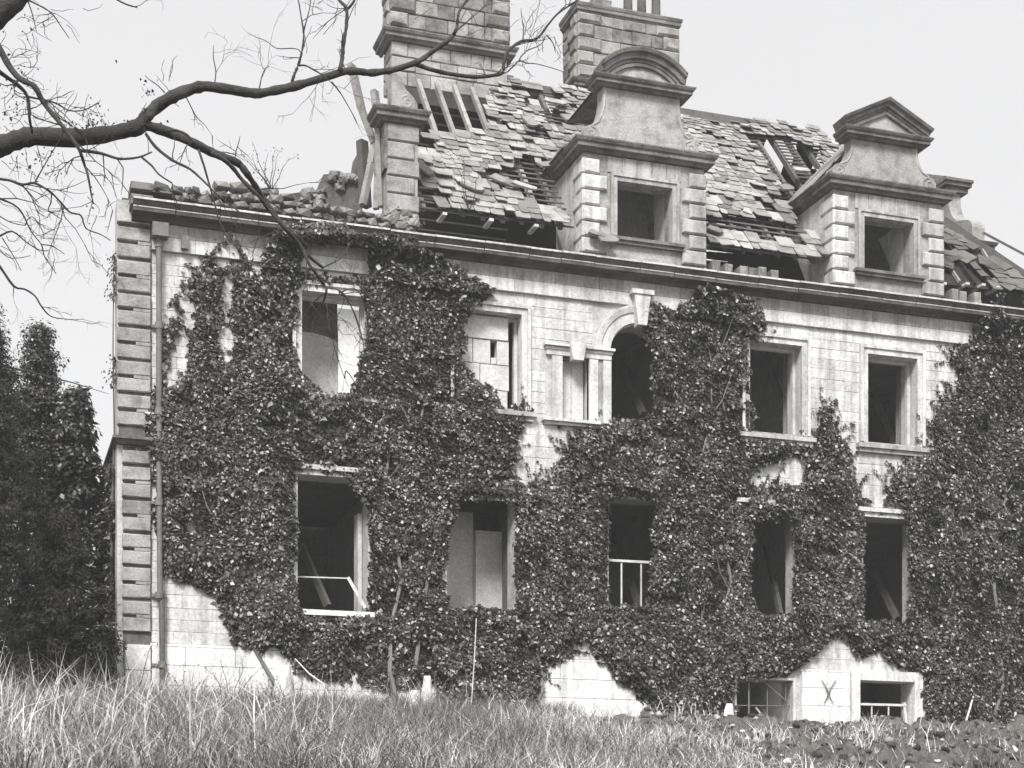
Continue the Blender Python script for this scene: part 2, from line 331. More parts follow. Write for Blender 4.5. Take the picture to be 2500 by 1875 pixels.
# the limewashed plinth, larger blocks
RB = [(c-h-.24, c+h+.24, a-.2, b+.22) for c, h, a, b in BW]
plinth_b = []
for za, zb in ((-.5, -.05), (-.05, .38), (.38, .81), (.81, 1.20)):
    x = 3.42
    while x < X1:
        l = random.uniform(.6, 1.2)
        if not any(r[0] < x+l and r[1] > x and r[2] < zb and r[3] > za for r in RB): plinth_b.append((x, x+l, za, zb))
        else:
            for r in RB:
                if r[0] < x+l and r[1] > x and r[2] < zb and r[3] > za:
                    if r[0]-x > .15: plinth_b.append((x, r[0], za, zb))
                    l = r[1]-x
        x += l
def emit_blocks(blocks, name, mat_, parent, d0, d1, ch, limit=300, rd=.008):
    c = np.array([((a+b)/2, (e+f)/2) for a, b, e, f in blocks])
    vis = ~ivy_mask(c[:, 0], c[:, 1], ALL_IVY) & (c[:, 0] < 25.2)
    order = sorted(range(len(blocks)), key=lambda i: (not vis[i], -(blocks[i][1]-blocks[i][0])*(blocks[i][3]-blocks[i][2])))
    rest = MB()
    for k, i in enumerate(order):
        a, b, e, f = blocks[i]; d = d1+random.uniform(-rd, rd); g = .0035
        if k < limit and vis[i]: MB().stone(a+g, b-g, e+g, f-g, d0, d, ch).build(name, mat_, parent)
        else: rest.stone(a+g, b-g, e+g, f-g, d0, d, ch)
    if rest.v: rest.build(name, mat_, parent, kind='stuff')
emit_blocks(stones, 'wall_stone', M_WALL, wall, .0, .011, .005, rd=.005)
pl = MB()
pl.box(3.40, X1, -.045, -.001, 1.205, 1.262); plinth = pl.build('plinth', M_WHITE, house)
emit_blocks(plinth_b, 'plinth_block', M_WHITE, plinth, .0, .05, .006, rd=.003)

# ---- frieze: two courses of large blocks standing a little proud of the wall
fr = MB().box(3.42, X1, -.07, -.001, 9.5, 10.06).build('frieze', M_MORTAR, house)
fb = []
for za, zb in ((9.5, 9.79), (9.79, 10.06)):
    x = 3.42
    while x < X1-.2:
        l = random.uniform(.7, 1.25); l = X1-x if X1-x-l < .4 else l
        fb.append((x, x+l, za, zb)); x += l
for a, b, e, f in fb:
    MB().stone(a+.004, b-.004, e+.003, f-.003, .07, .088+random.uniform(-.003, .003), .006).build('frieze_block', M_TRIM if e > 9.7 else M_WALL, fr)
# ---- main cornice, block by block; some of the top moulding is lost
SEC = [(0, 10.06), (.12, 10.06), (.15, 10.12), (.19, 10.14), (.42, 10.15), (.42, 10.25), (.45, 10.265), (.50, 10.34), (.50, 10.38), (0, 10.50)]
SEC_LOST = [(0, 10.06), (.12, 10.06), (.15, 10.12), (.19, 10.14), (.33, 10.15), (.36, 10.2), (.22, 10.3), (.08, 10.42), (0, 10.42)]
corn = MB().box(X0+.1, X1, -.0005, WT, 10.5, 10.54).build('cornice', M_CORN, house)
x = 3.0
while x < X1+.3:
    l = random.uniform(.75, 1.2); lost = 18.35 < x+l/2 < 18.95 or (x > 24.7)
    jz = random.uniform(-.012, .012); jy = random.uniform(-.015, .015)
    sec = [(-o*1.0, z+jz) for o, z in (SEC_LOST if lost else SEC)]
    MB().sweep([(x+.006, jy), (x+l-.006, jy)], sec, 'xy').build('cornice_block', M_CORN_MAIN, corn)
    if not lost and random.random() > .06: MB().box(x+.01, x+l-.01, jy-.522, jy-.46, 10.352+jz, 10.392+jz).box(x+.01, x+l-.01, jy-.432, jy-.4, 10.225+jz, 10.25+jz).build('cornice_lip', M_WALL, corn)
    x += l

# ---- quoins of the corner, with the string course round it
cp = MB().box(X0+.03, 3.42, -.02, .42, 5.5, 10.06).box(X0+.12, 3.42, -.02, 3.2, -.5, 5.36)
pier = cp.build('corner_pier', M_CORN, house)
def corner_quoins(z, ztop, xl, d):
    k = 0
    while z < ztop:
        zt = min(z+.345, ztop+.05)
        if k % 2 == 0: MB().stone(xl+random.uniform(-.012, .012), 3.40, z+.07, zt, .0, d+random.uniform(-.01, .012), .02, jit=.01).build('quoin_stone', M_GABLE, pier)
        else:
            MB().stone(xl+random.uniform(-.012, .012), 3.40, z+.065, zt, .0, d+random.uniform(-.01, .012), .02, jit=.01).build('quoin_stone', M_GABLE, pier)
            xm = random.uniform(3.04, 3.14); MB().stone(xm, 3.40, z-.004, z+.064, .0, d-.006, .006).build('quoin_stone', M_GABLE, pier)
        if xl > X0+.05:
            MB().stone(0, .5 if k % 2 else .75, z+.03, zt, 0, .05, .02, (Vector((X0+.12, 0, 0)), Vector((0, 1, 0)), Vector((0, 0, 1)), Vector((-1, 0, 0)))).build('quoin_stone', M_WALL, pier)
        z += .35; k += 1
corner_quoins(5.72, 10.0, X0, .09); corner_quoins(1.42, 5.25, X0+.1, .09)
for za, zb, d in ((-.5, .1, .1), (.1, .68, .09), (.68, 1.22, .1)): MB().stone(X0+.16, 3.40, za, zb-.01, 0, d, .01).build('quoin_stone', M_WHITE, pier)
MB().sweep([(X0+.1, 3.2), (X0+.1, -.02), (3.44, -.02)], [(0, 5.37), (-.08, 5.38), (-.16, 5.46), (-.2, 5.47), (-.2, 5.53), (0, 5.58)], 'xy').build('string_course', M_CORN, pier)
for (pa, pb, h) in (((318, 448), (350, 458), .09), ((318, 478), (345, 505), 0), ((340, 470), (420, 480), 0)):
    a, b = at(*pa, -.3), at(*pb, -.3); MB().box(a.x, max(b.x, a.x+.45), -.45, .2, min(a.z, b.z)-h, max(a.z, b.z)).build('cornice_stub', M_CORN, pier)
# left end wall, standing only to the string course
sw = MB().box(X0+.2, X0+.7, 3.2, 8.5, -.5, 5.3).build('end_wall', M_WALL, house)

# ---- drain pipe
dp = MB(); xp = 3.56
dp.tube([(xp, -.16, 9.95), (xp, -.16, 5.5)], .06, 10).tube([(xp, -.16, 5.5), (xp+.02, -.16, 2.2)], .058, 10).tube([(xp+.06, -.14, 2.15), (xp+.08, -.14, -.2)], .062, 10)
pipe = dp.build('drain_pipe', M_PIPE, house, smooth=False)
for zz in (9.6, 7.9, 6.1, 4.2, 2.25, .8):
    MB().tube([(xp+(.07 if zz < 2.2 else 0), -.15, zz-.07), (xp+(.07 if zz < 2.2 else 0), -.15, zz+.07)], .085, 10).box(xp-.15, xp+.17, -.09, -.03, zz-.03, zz+.03).build('pipe_bracket', M_IRON, pipe)
MB().box(3.41, 3.74, -.34, -.09, 9.72, 10.0).build('hopper_head', M_PIPE, pipe)
MB().box(4.02, 4.17, -.2, -.092, 9.56, 9.84).build('vent_box', M_IRON, pipe)

# ---- windows
def ring(m, x0, x1, z0, z1, wd, y0, y1, bottom=False):                   # flat surround, butted pieces
    m.box(x0-wd, x0, y0, y1, z0, z1+wd); m.box(x1, x1+wd, y0, y1, z0, z1+wd); m.box(x0, x1, y0, y1, z1, z1+wd)
    if bottom: m.box(x0-wd, x1+wd, y0, y1, z0-wd, z0)
    return m
def upper_window(c, h):
    a, b, z0, z1 = c-h, c+h, 6.86, 9.02
    m = ring(MB(), a+.004, b-.004, z0, z1-.004, .134, -.05, .2); ring(m, a-.13, b+.13, z0, z1+.13, .075, -.09, .1)
    wdw = m.build('window', M_WALL, house)
    MB().box(a-.32, b+.32, -.17, .3, 6.70, 6.80).box(a-.26, b+.26, -.11, .3, 6.60, 6.70).box(a-.2, b+.2, -.06, .35, 6.80, 6.858).build('sill', M_TRIM, wdw)
    ring(MB(), a+.0, b-.0, z0, z1, -.07, .3, .42).build('sash_box', M_PAINT, wdw)
    for k, (dx, y0_, y1_) in enumerate(((.004, .57, .70), (.05, .74, .86), (.10, .90, 1.1))): MB().box(b+dx, b+dx+.06, y0_, y1_, z0-.3, z1+.1).build('shutter_case', (M_PAINT, M_TIMBER, M_TRIM)[k], wdw)
    return wdw
UW = [upper_window(*q) for q in UF]
def lower_window(c, h):
    a, b, z0, z1 = c-h, c+h, 2.12, 5.03
    m = MB().box(a-.12, b+.12, -.06, .2, 5.035, 5.15).box(a-.2, b+.2, -.12, .15, 5.15, 5.25)
    wdw = m.build('window', M_WALL, house)
    MB().box(a-.12, b+.12, -.12 if c < 8 else -.03, .4, 2.0, 2.115).build('sill', M_WHITE, wdw)
    return wdw
LW = [lower_window(*q) for q in GF]
# fallen and surviving sash bars
def bar(p, q, r, name, par, m=M_PAINT): MB().beam(p, q, r, r*.8).build(name, m, par)
bar(at(722,1408,.3), at(852,1412,.3), .035, 'meeting_rail', LW[0]); bar(at(850,1410,.2), at(893,1485,.05), .085, 'fallen_sash_stile', LW[0])
bar(at(1486,1368,.3), at(1600,1374,.3), .07, 'meeting_rail', LW[2])
for px in (1517, 1565): bar(at(px,1372,.3), at(px,1485,.3), .035, 'glazing_bar', LW[2])
for k, (p, q, yy) in enumerate((((735, 1330), (800, 1480), 2.0), ((1500, 1300), (1560, 1480), 2.2), ((1870, 1330), (1905, 1500), 1.6), ((2125, 1380), (2190, 1510), 2.0), ((1880, 900), (1940, 1075), 1.8), ((2120, 940), (2190, 1090), 2.2), ((1520, 880), (1570, 1010), 2.0))):
    MB().beam(at(*p, yy), at(*q, yy-.8), .10, .16).build('fallen_joist', M_BATTEN, house)
# inner linings seen in the two left ground-floor windows
MB().box(7.98, 8.07, .56, .95, 2.15, 4.4).build('shutter', M_PLASTER, LW[0])
MB().box(9.9, 10.95, 1.5, 1.62, 2.0, 4.8).box(10.953, 11.6, 1.3, 1.62, 2.0, 4.35).build('shutter', M_PLASTER, LW[1])
MB().box(11.50, 11.62, .56, 1.0, 2.0, 4.6).build('shutter_box', M_BATTEN, LW[1])
# blocked window: large slabs with a gap knocked through
W2 = UW[1]; zs = [at(1200, y).z for y in (760, 822, 882, 945, 1010)]
for r in range(4):
    z1_, z0_ = zs[r], zs[r+1]
    cuts = [10.08, 11.40] if r == 0 else [10.08, 10.55, 10.98] if r == 1 else [10.08, 10.72, 11.42] if r == 2 else [10.08, 10.9, 11.38]
    for a, b in zip(cuts[:-1], cuts[1:]): MB().stone(a+.008, b-.008, max(z0_, 6.87)+.008, min(z1_, 9.0)-.008, -.45, -.22+random.uniform(-.02, .01), .012).build('blocking_slab', M_PLASTER, W2)
    if r == 1: MB().stone(11.13, 11.41, z0_+.008, z1_-.008, -.45, -.23, .012).build('blocking_slab', M_PLASTER, W2); MB().stone(10.99, 11.12, z0_+.008, z0_+.16, -.45, -.23, .01).build('blocking_slab', M_PLASTER, W2)
# interior of the roofless room behind the first upper window
# Venetian window: archivolt, keystones, pilasters, entablature over the narrow side light
v = MB(); arc = [(ARCH_C+ARCH_R*math.cos(math.pi-math.pi*k/24), SPRING+.04+ARCH_R*math.sin(math.pi-math.pi*k/24)) for k in range(25)]
v.sweep(arc, [(0, .1), (0, -.06), (.22, -.06), (.24, -.09), (.36, -.12), (.40, -.12), (.40, .02)], 'xz')
ven = v.build('venetian_window', M_WALL, house)
def keystone(cx, z0, z1, w0, w1, y0, y1, par):
    MB().prism([(cx-w0, z0), (cx+w0, z0), (cx+w1, z1), (cx-w1, z1)], y0, y1).build('keystone', M_WALL, par)
keystone(ARCH_C, SPRING+ARCH_R-.06, 9.72, .11, .2, -.26, .05, ven)
MB().box(ARCH_C-.27, ARCH_C+.28, -.29, -.085, 9.725, 9.83).build('keystone_cap', M_WALL, ven)
for x0_, x1_ in ((12.17, 13.80),):
    c = (x0_+x1_)/2
    MB().box(x0_+.04, x1_-.0, -.085, .08, 8.18, 8.30).box(x0_+.02, x1_+.03, -.11, .08, 8.30, 8.36).box(x0_-.02, x1_+.06, -.17, .08, 8.37, 8.43).build('entablature', M_WALL, ven)
    for a, b in ((x0_+.18, x0_+.43), (x1_-.54, x1_-.33), (x1_-.2, x1_)): MB().box(a, b, -.07, .1, 6.72, 8.178).build('pilaster', M_WALL, ven)
    MB().box(x1_-.33, x1_-.2, -.03, .1, 6.72, 8.178).build('pilaster_panel', M_TRIM, ven)
keystone(12.93, 8.07, 8.47, .13, .2, -.22, .0, ven)
MB().box(12.1, 13.5, -.17, .2, 6.66, 6.73).box(12.16, 13.4, -.1, .2, 6.59, 6.658).build('sill', M_WALL, ven)
for a, b in ((12.6, 12.92), (12.93, 13.22)): MB().box(a, b, .24, .28, 6.76, 8.16).build('window_board', M_PLASTER, ven)
MB().box(12.9, 12.94, .225, .239, 7.0, 7.75).build('board_batten', M_PAINT, ven)
# basement windows
b1 = ring(MB(), BW[0][0]-BW[0][1]+.004, BW[0][0]+BW[0][1]-.004, BW[0][2], BW[0][3]-.004, .06, -.06, .1).build('basement_window', M_WHITE, house)
for px in (1828, 1873, 1918): bar(at(px,1658,.1), at(px,1775,.1), .03, 'iron_bar', b1, M_IRON)
for py in (1722, 1665, 1774): bar(at(1790,py,.13), at(1935,py+1,.13), .026, 'iron_bar', b1, M_IRON)
bar(at(1866,1665,.04), at(1920,1712,.04), .03, 'broken_bar', b1, M_IRON); bar(at(1845,1728,.04), at(1880,1770,.04), .04, 'broken_bar', b1, M_PAINT)
b2 = ring(MB(), BW[1][0]-BW[1][1]+.004, BW[1][0]+BW[1][1]-.004, BW[1][2], BW[1][3]-.004, .235, -.09, .25).build('basement_window', M_WHITE, house)
bar(at(2095,1719,.2), at(2212,1722,.2), .07, 'meeting_rail', b2)
for px in (2128, 2169): bar(at(px,1722,.2), at(px,1778,.2), .032, 'glazing_bar', b2)
bar(at(2206,1715,.22), at(2212,1778,.22), .09, 'sash_stile', b2)
p0 = at(2022, 1690, -.07)
for sx in (1, -1):
    MB().tube([p0+Vector((sx*.20, -.02, .3)), p0+Vector((sx*.1, -.02, .16)), p0+Vector((sx*.012, -.02+.012*sx, 0)), p0+Vector((sx*.04, -.02, -.12)), p0+Vector((sx*.13, -.02, -.27))], [.009, .012, .022, .013, .008], 6).build('wall_tie', M_IRON, plinth)

# ---- inside: floors and cross walls, so that the openings look into real rooms
MB().box(3.5, X1-.4, WT+.002, 8.4, 5.62, 5.9).build('floor', M_DARK, house)
MB().box(9.05, X1-.4, WT+.002, 8.4, 10.30, 10.46).build('ceiling', M_DARK, house)
REAR = [(4.0, 5.4), (9.5, 10.9), (13.4, 14.8), (16.63, 18.2), (20.1, 21.6), (22.6, 24.0)]  # unseen rear openings, added to let daylight into the rooms
wall_sheet(3.5, 9.0, -.5, 5.9, [(a, b, 2.0, 5.0) for a, b in REAR if b < 9], 8.5, 9.0).build('back_wall', M_DARK, house)
wall_sheet(9.003, X1, -.5, 10.4, [(a, b, z0, z1) for a, b in REAR if a > 9 for z0, z1 in ((2.0, 5.0), (6.8, 9.2))], 8.5, 9.0).build('back_wall', M_DARK, house)
MB().box(X1-.5, X1, WT+.002, 8.5, -.5, 10.5).build('end_wall', M_DARK, house)
for xx in (8.98, 12.9, 16.4, 19.6): MB().box(xx, xx+.3, WT+.003, 8.45, -.5, 5.6).box(xx, xx+.3, WT+.003, 8.45, 5.92, 10.28).build('cross_wall', M_DARK, house)
wa, wb = at(826, 800, 4.0).x, at(915, 800, 4.0).x
MB().box(wa, wb, 4.0, 4.3, 5.92, 10.1).build('inner_wall', M_PLASTER_W, house)
g = at(826, 825, 1.2)
MB().prism([(5.4, 5.92), (g.x, 5.92), (g.x, g.z-.1), (g.x-.25, g.z), (g.x-.6, g.z+.06), (5.4, g.z-.02)], 1.2, 1.5).build('inner_wall', M_PLASTER, house)
MB().prism([(5.4, g.z-.019), (g.x-.6, g.z+.061), (g.x-.25, g.z+.001), (g.x, g.z-.099), (g.x-.04, 10.0), (5.4, 10.0)], 1.215, 1.5).build('inner_wall', M_CORN, house)

# ------------------------------------------------------------------ dormers
def scroll_edge(cx, zb, zt, hb, ht, n=10):                               # concave gable side from the volute up to the neck
    L = []
    L += [(hb, zb), (hb+.02, zb+.2)]
    for k in range(6):
        t = -.2+k/5*1.5; L.append((hb-.2+.22*math.cos(t), zb+.22+.2*math.sin(t)))
    p0, p1 = (hb-.26, zb+.42), (ht, zt)
    for k in range(1, n+1):
        t = k/n; L.append((p0[0]+(p1[0]-p0[0])*(1-(1-t)**2.7), p0[1]+(p1[1]-p0[1])*t))
    return L
def spiral(cx, cz, y, r0, sgn, turns=1.9):
    P = []
    for k in range(26):
        t = k/25; a = math.pi/2+sgn*t*turns*2*math.pi; r = r0*(1-.85*t)
        P.append((cx+r*math.cos(a), y, cz+r*math.sin(a)))
    return P
CSEC = [(0, 0), (.07, 0), (.10, .05), (.19, .07), (.19, .15), (.23, .18), (.26, .24), (.26, .27), (0, .30)]
def roof_z(Y): return 11.2+1.22*(Y-.15)
def roof_y(Z): return .15+(Z-11.2)/1.22
def dormer(c, kind):
    hw = 1.53; y0 = .03
    m = wall_sheet(c-hw, c+hw, 10.52, 12.93, [(c-.7, c+.7, 11.06, 12.37)], y0, y0+.42)
    d = m.build('dormer', M_GABLE, house)
    for sgn in (-1, 1):                                                   # side walls back to the roof slope
        xa, xb = (c-hw+.003, c-hw+.3) if sgn < 0 else (c+hw-.3, c+hw-.003)
        MB().prism([(y0+.421, 10.52), (roof_y(12.93)+.7, 12.93), (y0+.421, 12.93)][:1]+[(1.0, 10.52), (roof_y(12.93)+.9, 12.93), (y0+.421, 12.93)], xa, xb, 'x').build('dormer_side', M_WALL, d)
    z, k = 10.62, 0
    while z < 12.8:
        wd = .58 if k % 2 == 0 else .40
        for sgn in (-1, 1):
            a, b = (c-hw-.035, c-hw+wd) if sgn < 0 else (c+hw-wd, c+hw+.035)
            MB().stone(a, b, z+.02, min(z+.345, 12.92), -.03, .05+random.uniform(-.006, .006), .03).build('quoin_stone', M_WALL if sgn < 0 else M_TRIM, d)  # left quoins paler: light from the left put into their tone
        wl = .62 if k % 2 else .42
        MB().stone(-.047, wl, z+.02, min(z+.345, 12.92), -.02, .036, .03, (Vector((c-hw, 0, 0)), Vector((0, 1, 0)), Vector((0, 0, 1)), Vector((-1, 0, 0)))).build('quoin_stone', M_WALL, d)
        z += .365; k += 1
    n = 5; xs_ = np.linspace(c-.93, c+.93, n+1)
    for i in range(n): MB().stone(xs_[i]+.005, xs_[i+1]-.005, 12.55, 12.92, -.03, -.008, .008).build('lintel_stone', M_TRIM, d)
    fr_ = ring(MB(), c-.696, c+.696, 11.06, 12.366, .104, -.03, .2); ring(fr_, c-.8, c+.8, 11.06, 12.47, .06, -.06, .1)
    wf = fr_.build('window_frame', M_TRIM, d)
    MB().box(c-.98, c+.98, -.13, .25, 10.985, 11.056).box(c-.92, c+.92, -.08, .25, 10.91, 10.983).build('sill', M_CORN, d)
    # entablature cornice with returns
    sec = [(-o, 12.94+z) for o, z in CSEC]
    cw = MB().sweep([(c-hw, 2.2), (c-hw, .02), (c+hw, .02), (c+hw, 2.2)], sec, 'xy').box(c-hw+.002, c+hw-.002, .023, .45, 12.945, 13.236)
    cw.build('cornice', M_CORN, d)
    # gable with volutes
    zb, zt, hb, ht, GY = 13.24, (14.60 if kind == 'arc' else 14.33), 1.44, (.97 if kind == 'arc' else .93), .17
    E_ = scroll_edge(c, zb, zt, hb, ht)
    poly = [(c-hb, zb), (c+hb, zb)]+[(c+x, z) for x, z in E_[1:]]+[(c-x, z) for x, z in reversed(E_[1:])]
    MB().prism(poly, GY, GY+.36).build('gable', M_GABLE, d)
    for sgn in (-1, 1):
        P = spiral(c+sgn*(hb-.19), zb+.22, GY, .17, sgn, 1.5)
        MB().tube(P, [.026*(1-.5*k/25) for k in range(26)], 5).build('volute', M_TRIM, d)
        pth = [(c+sgn*(x-.05), GY, z) for x, z in E_[7:]]
        MB().tube(pth, .022, 5).build('scroll_moulding', M_TRIM, d)
    # pediment: base cornice, then arc or raking cornice round a recessed field
    sec = [(-o*.95, zt-.03+z*.8) for o, z in CSEC]
    MB().sweep([(c-ht-.06, .55), (c-ht-.06, GY-.02), (c+ht+.06, GY-.02), (c+ht+.06, .55)], sec, 'xy').box(c-ht-.05, c+ht+.05, GY-.018, .53, zt-.025, zt+.205).build('pediment_base', M_CORN, d)
    pz = zt+.21; pw = ht+.34
    if kind == 'arc':
        rise = .74; R = (pw*pw+rise*rise)/(2*rise); a0 = math.asin(pw/R)
        path = [(c+(R-.30)*math.sin(a), pz+rise-R+(R-.30)*math.cos(a)) for a in np.linspace(-a0*1.02, a0*1.02, 21)]
        path = [(x, max(z, pz+.002)) for x, z in path]
        fpath = [(x, z) for x, z in path]
    else:
        rise = .70
        path = [(c-pw+.30, pz+.002), (c, pz+rise-.1), (c+pw-.30, pz+.002)]
        fpath = path
    psec = [(o, y+GY) for o, y in [(0, .37), (0, -.08), (.06, -.09), (.08, -.14), (.19, -.16), (.21, -.23), (.28, -.26), (.30, -.26), (.30, .37)]]
    if kind == 'arc': psec = [(o*.95, y) for o, y in psec]
    else:
        psec = [(o*.75, y) for o, y in psec]; path = [(c-pw-.0, pz-.02), (c, pz+rise), (c+pw, pz-.02)]
        path = [(path[0][0]+.12, pz-.0), (c, pz+rise-.13), (path[2][0]-.12, pz-.0)]; fpath = path
    MB().sweep(path, psec, 'xz').build('pediment', M_CORN, d)
    MB().prism(fpath, GY-.02, GY+.3).build('pediment_field', M_GABLE, d)
    isec = [(0, GY-.08), (-.07, GY-.08), (-.07, GY-.021), (0, GY-.021)]
    MB().sweep([(c+(x-c)*.93, pz+.02+(z-pz)*.9) for x, z in fpath], isec, 'xz').build('inner_moulding', M_CORN, d)
    if kind == 'arc': MB().prism([(x*.93+c*.07, z-.04) for x, z in fpath], GY+.36, 2.5).build('barrel_roof', M_CORN, d)
    # little roof behind the gable
    zr = 14.3 if kind == 'arc' else 15.0; yb = roof_y(zr+.1)
    MB().add([(c-hw-.2, .54, 13.22), (c, .54, zr), (c, yb, zr), (c-hw-.2, roof_y(13.22)+.1, 13.22), (c+hw+.2, .54, 13.22), (c+hw+.2, roof_y(13.22)+.1, 13.22)], [(0, 1, 2, 3), (1, 4, 5, 2)]).build('dormer_roof', M_TIMBER, d)
    for i in range(3):
        for j in range(4):
            t0, t1 = i/3, (i+1)/3; ya = .56+j*.45
            p = lambda t, y: Vector((c-hw-.22+t*(hw+.2), y, 13.26+t*(zr-13.22)))
            q = [p(t0-.05, ya), p(t1, ya), p(t1, ya+.43), p(t0-.05, ya+.43)]
            MB().add([x+Vector((0, 0, .04)) for x in q]+q, [(0, 1, 2, 3), (7, 6, 5, 4), (0, 4, 5, 1), (1, 5, 6, 2), (2, 6, 7, 3), (3, 7, 4, 0)]).build('dormer_slate', M_SLATE, d)
    # dark lining of the dormer room
    MB().box(c+.72, c+1.2, y0+.43, 1.1, 10.6, 12.6).build('room_lining', M_PLASTER, d)
    if kind == 'arc': MB().box(c-1.2, c+1.2, 2.6, 2.7, 10.6, 14.0).build('room_partition', M_DARK, d)
    return d
D1 = dormer(14.66, 'arc'); D1['label'] = 'dormer with a rounded pediment and an empty square window'
D2 = dormer(21.16, 'triangle'); D2['label'] = 'dormer with a pointed triangular pediment'
# what is left of the third front dormer: the right jamb with its cornice and one scroll
rem = MB().box(8.5, 9.2, .0, .42, 10.52, 12.93).build('dormer', M_GABLE, house); rem['label'] = 'ruined dormer reduced to one quoined jamb with a piece of cornice'
z = 11.0
for k in range(5):
    MB().stone(8.50, 9.23 if k % 2 == 0 else 9.12, z+.018, z+.365, .0, .05, .02).build('quoin_stone', M_GABLE, rem); z += .383
MB().sweep([(8.42, .5), (8.42, .0), (9.2, .0), (9.2, 1.0)], [(-o, 12.94+z) for o, z in CSEC], 'xy').box(8.425, 9.195, .003, .45, 12.945, 13.22).build('cornice', M_CORN, rem)
MB().prism([(8.62, 13.24), (9.2, 13.24), (9.22, 13.45), (9.1, 13.62), (8.95, 13.75), (8.85, 14.0), (8.62, 14.1)], .05, .42).build('gable', M_GABLE, rem)
MB().tube(spiral(8.98, 13.47, .055, .15, 1, 1.5), .02, 5).build('volute', M_GABLE, rem)
MB().box(8.44, 8.5, -.05, .4, 11.9, 12.9).build('window_frame', M_CORN, rem)
# gable of the end dormer, edge on beyond the pointed one
c = 5.25; E_ = [(.80+(x-.93)*2.25, 13.55+(z-13.24)*1.86) for x, z in scroll_edge(0, 13.24, 14.22, 1.42, .93)]
poly = [(c-E_[0][0], 13.5), (c+E_[0][0], 13.5)]+[(c+x, z) for x, z in E_[1:]]+[(c-x, z) for x, z in reversed(E_[1:])]
ed = MB().prism(poly, 25.85, 26.25, 'x').box(25.75, 26.25, c-2.0, c+2.0, 11.2, 13.3).build('dormer', M_GABLE, house); ed['label'] = 'dormer seen edge on at the far end of the roof'
sec = [(o, 13.28+z) for o, z in CSEC]
MB().sweep([(24.6, c-1.95), (26.25, c-1.95), (26.25, c+1.95), (24.6, c+1.95)][::-1], [(o, z) for o, z in sec], 'xy').build('cornice', M_CORN, ed)
MB().box(25.7, 26.42, c-.92, c+.92, 15.38, 15.52).box(25.62, 26.48, c-1.02, c+1.02, 15.522, 15.62).build('pediment_base', M_CORN, ed)
MB().prism([(c-1.08, 15.622), (c+1.08, 15.622), (c+1.08, 15.7), (c, 16.2), (c-1.08, 15.7)], 25.6, 26.5, 'x').build('pediment', M_CORN, ed)

# ------------------------------------------------------------------ chimney stacks
def chimney(x0, x1, y0, dep, zbot, zcor, ztop, cap, label):
    m = MB().box(x0+.03, x1-.03, y0+.03, y0+dep-.03, zbot, ztop); ch = m.build('chimney', M_MORTAR, house); ch['label'] = label
    fr_l = (Vector((x0+.03, 0, 0)), Vector((0, 1, 0)), Vector((0, 0, 1)), Vector((-1, 0, 0)))
    fr_r = (Vector((x1-.03, 0, 0)), Vector((0, 1, 0)), Vector((0, 0, 1)), Vector((1, 0, 0)))
    z, k = zbot, 0
    while z < ztop-.1:
        h = .36; smooth = z < zcor-.05; h = min(h, ztop-z)
        wd = .62 if k % 2 else .42; pr = .06 if not smooth else .02
        cuts = [x0, x0+wd]; x = x0+wd
        while x < x1-wd-.5: x += random.uniform(.4, .75); cuts.append(min(x, x1-wd-.2))
        cuts += [x1-wd, x1]
        for i, (a, b) in enumerate(zip(cuts[:-1], cuts[1:])):
            edge = i in (0, len(cuts)-2); d = pr*(2.0 if edge and not smooth else .8)+random.uniform(0, .02)
            aa = a-(.05 if i == 0 and not smooth else 0); bb = b+(.05 if i == len(cuts)-2 and not smooth else 0)
            MB().stone(aa+.006, bb-.006, z+.012, z+h-.012, -y0-.02, -y0+d, .055 if edge and not smooth else .015, jit=.012).build('chimney_stone', M_CHIM if not smooth else M_GABLE, ch)
        for frm in (fr_l, fr_r):
            MB().stone(y0-.0, y0+(.42 if k % 2 else .62), z+.012, z+h-.012, -.02, .13 if not smooth else .03, .055, frm, jit=.012).build('chimney_stone', M_CHIM if not smooth else M_GABLE, ch)
            MB().stone(y0+.66, y0+dep, z+.012, z+h-.012, -.02, .05 if not smooth else .03, .03, frm, jit=.01).build('chimney_stone', M_CHIM, ch)
        z += h; k += 1
    if zcor > zbot:
        sec = [(-o*.95, zcor-.05+z_*.9) for o, z_ in CSEC]
        MB().sweep([(x0, y0+dep+.12), (x0, y0), (x1, y0), (x1, y0+dep+.12)], sec, 'xy').box(x0-.2, x1+.2, y0-.1, y0+dep+.1, zcor+.19, zcor+.21).build('chimney_cornice', M_CORN, ch)
    if cap:
        sec = [(-o*.5, ztop+z_*.9) for o, z_ in CSEC]
        MB().sweep([(x0, y0+dep), (x0, y0), (x1, y0), (x1, y0+dep), (x0, y0+dep)], sec, 'xy').box(x0+.01, x1-.01, y0+.01, y0+dep-.01, ztop, ztop+.28).build('chimney_cap', M_CORN, ch)
        for i, xx in enumerate((x0+.75, x0+1.6, x0+2.0, x0+2.42)):
            if i == 0: MB().stone(xx-.3, xx+.25, ztop+.32, ztop+.55, -y0-.5, -y0-.1, .05, jit=.03).build('broken_stone', M_CHIM, ch); continue
            pt = MB(); prof = [(.17, .32), (.17, .42), (.13, .45), (.12, 1.0), (.16, 1.03), (.16, 1.1), (.11, 1.1)]
            rings = [(xx+r*math.cos(2*math.pi*j/10), y0+dep*.4+r*math.sin(2*math.pi*j/10), ztop+z_) for r, z_ in prof for j in range(10)]
            pt.add(rings, [(r*10+j, r*10+(j+1) % 10, (r+1)*10+(j+1) % 10, (r+1)*10+j) for r in range(len(prof)-1) for j in range(10)]); pt.build('chimney_pot', M_CORN_MAIN, ch)
    return ch
yc = 4.35
a, b = at(955, 150, yc), at(1238, 150, yc); zc_ = at(1238, 128, yc).z
chimney(a.x, b.x, yc, .8, at(1060, 222, yc).z, zc_-.14, zc_+5.2, False, 'left chimney stack with a moulded cornice across its waist')
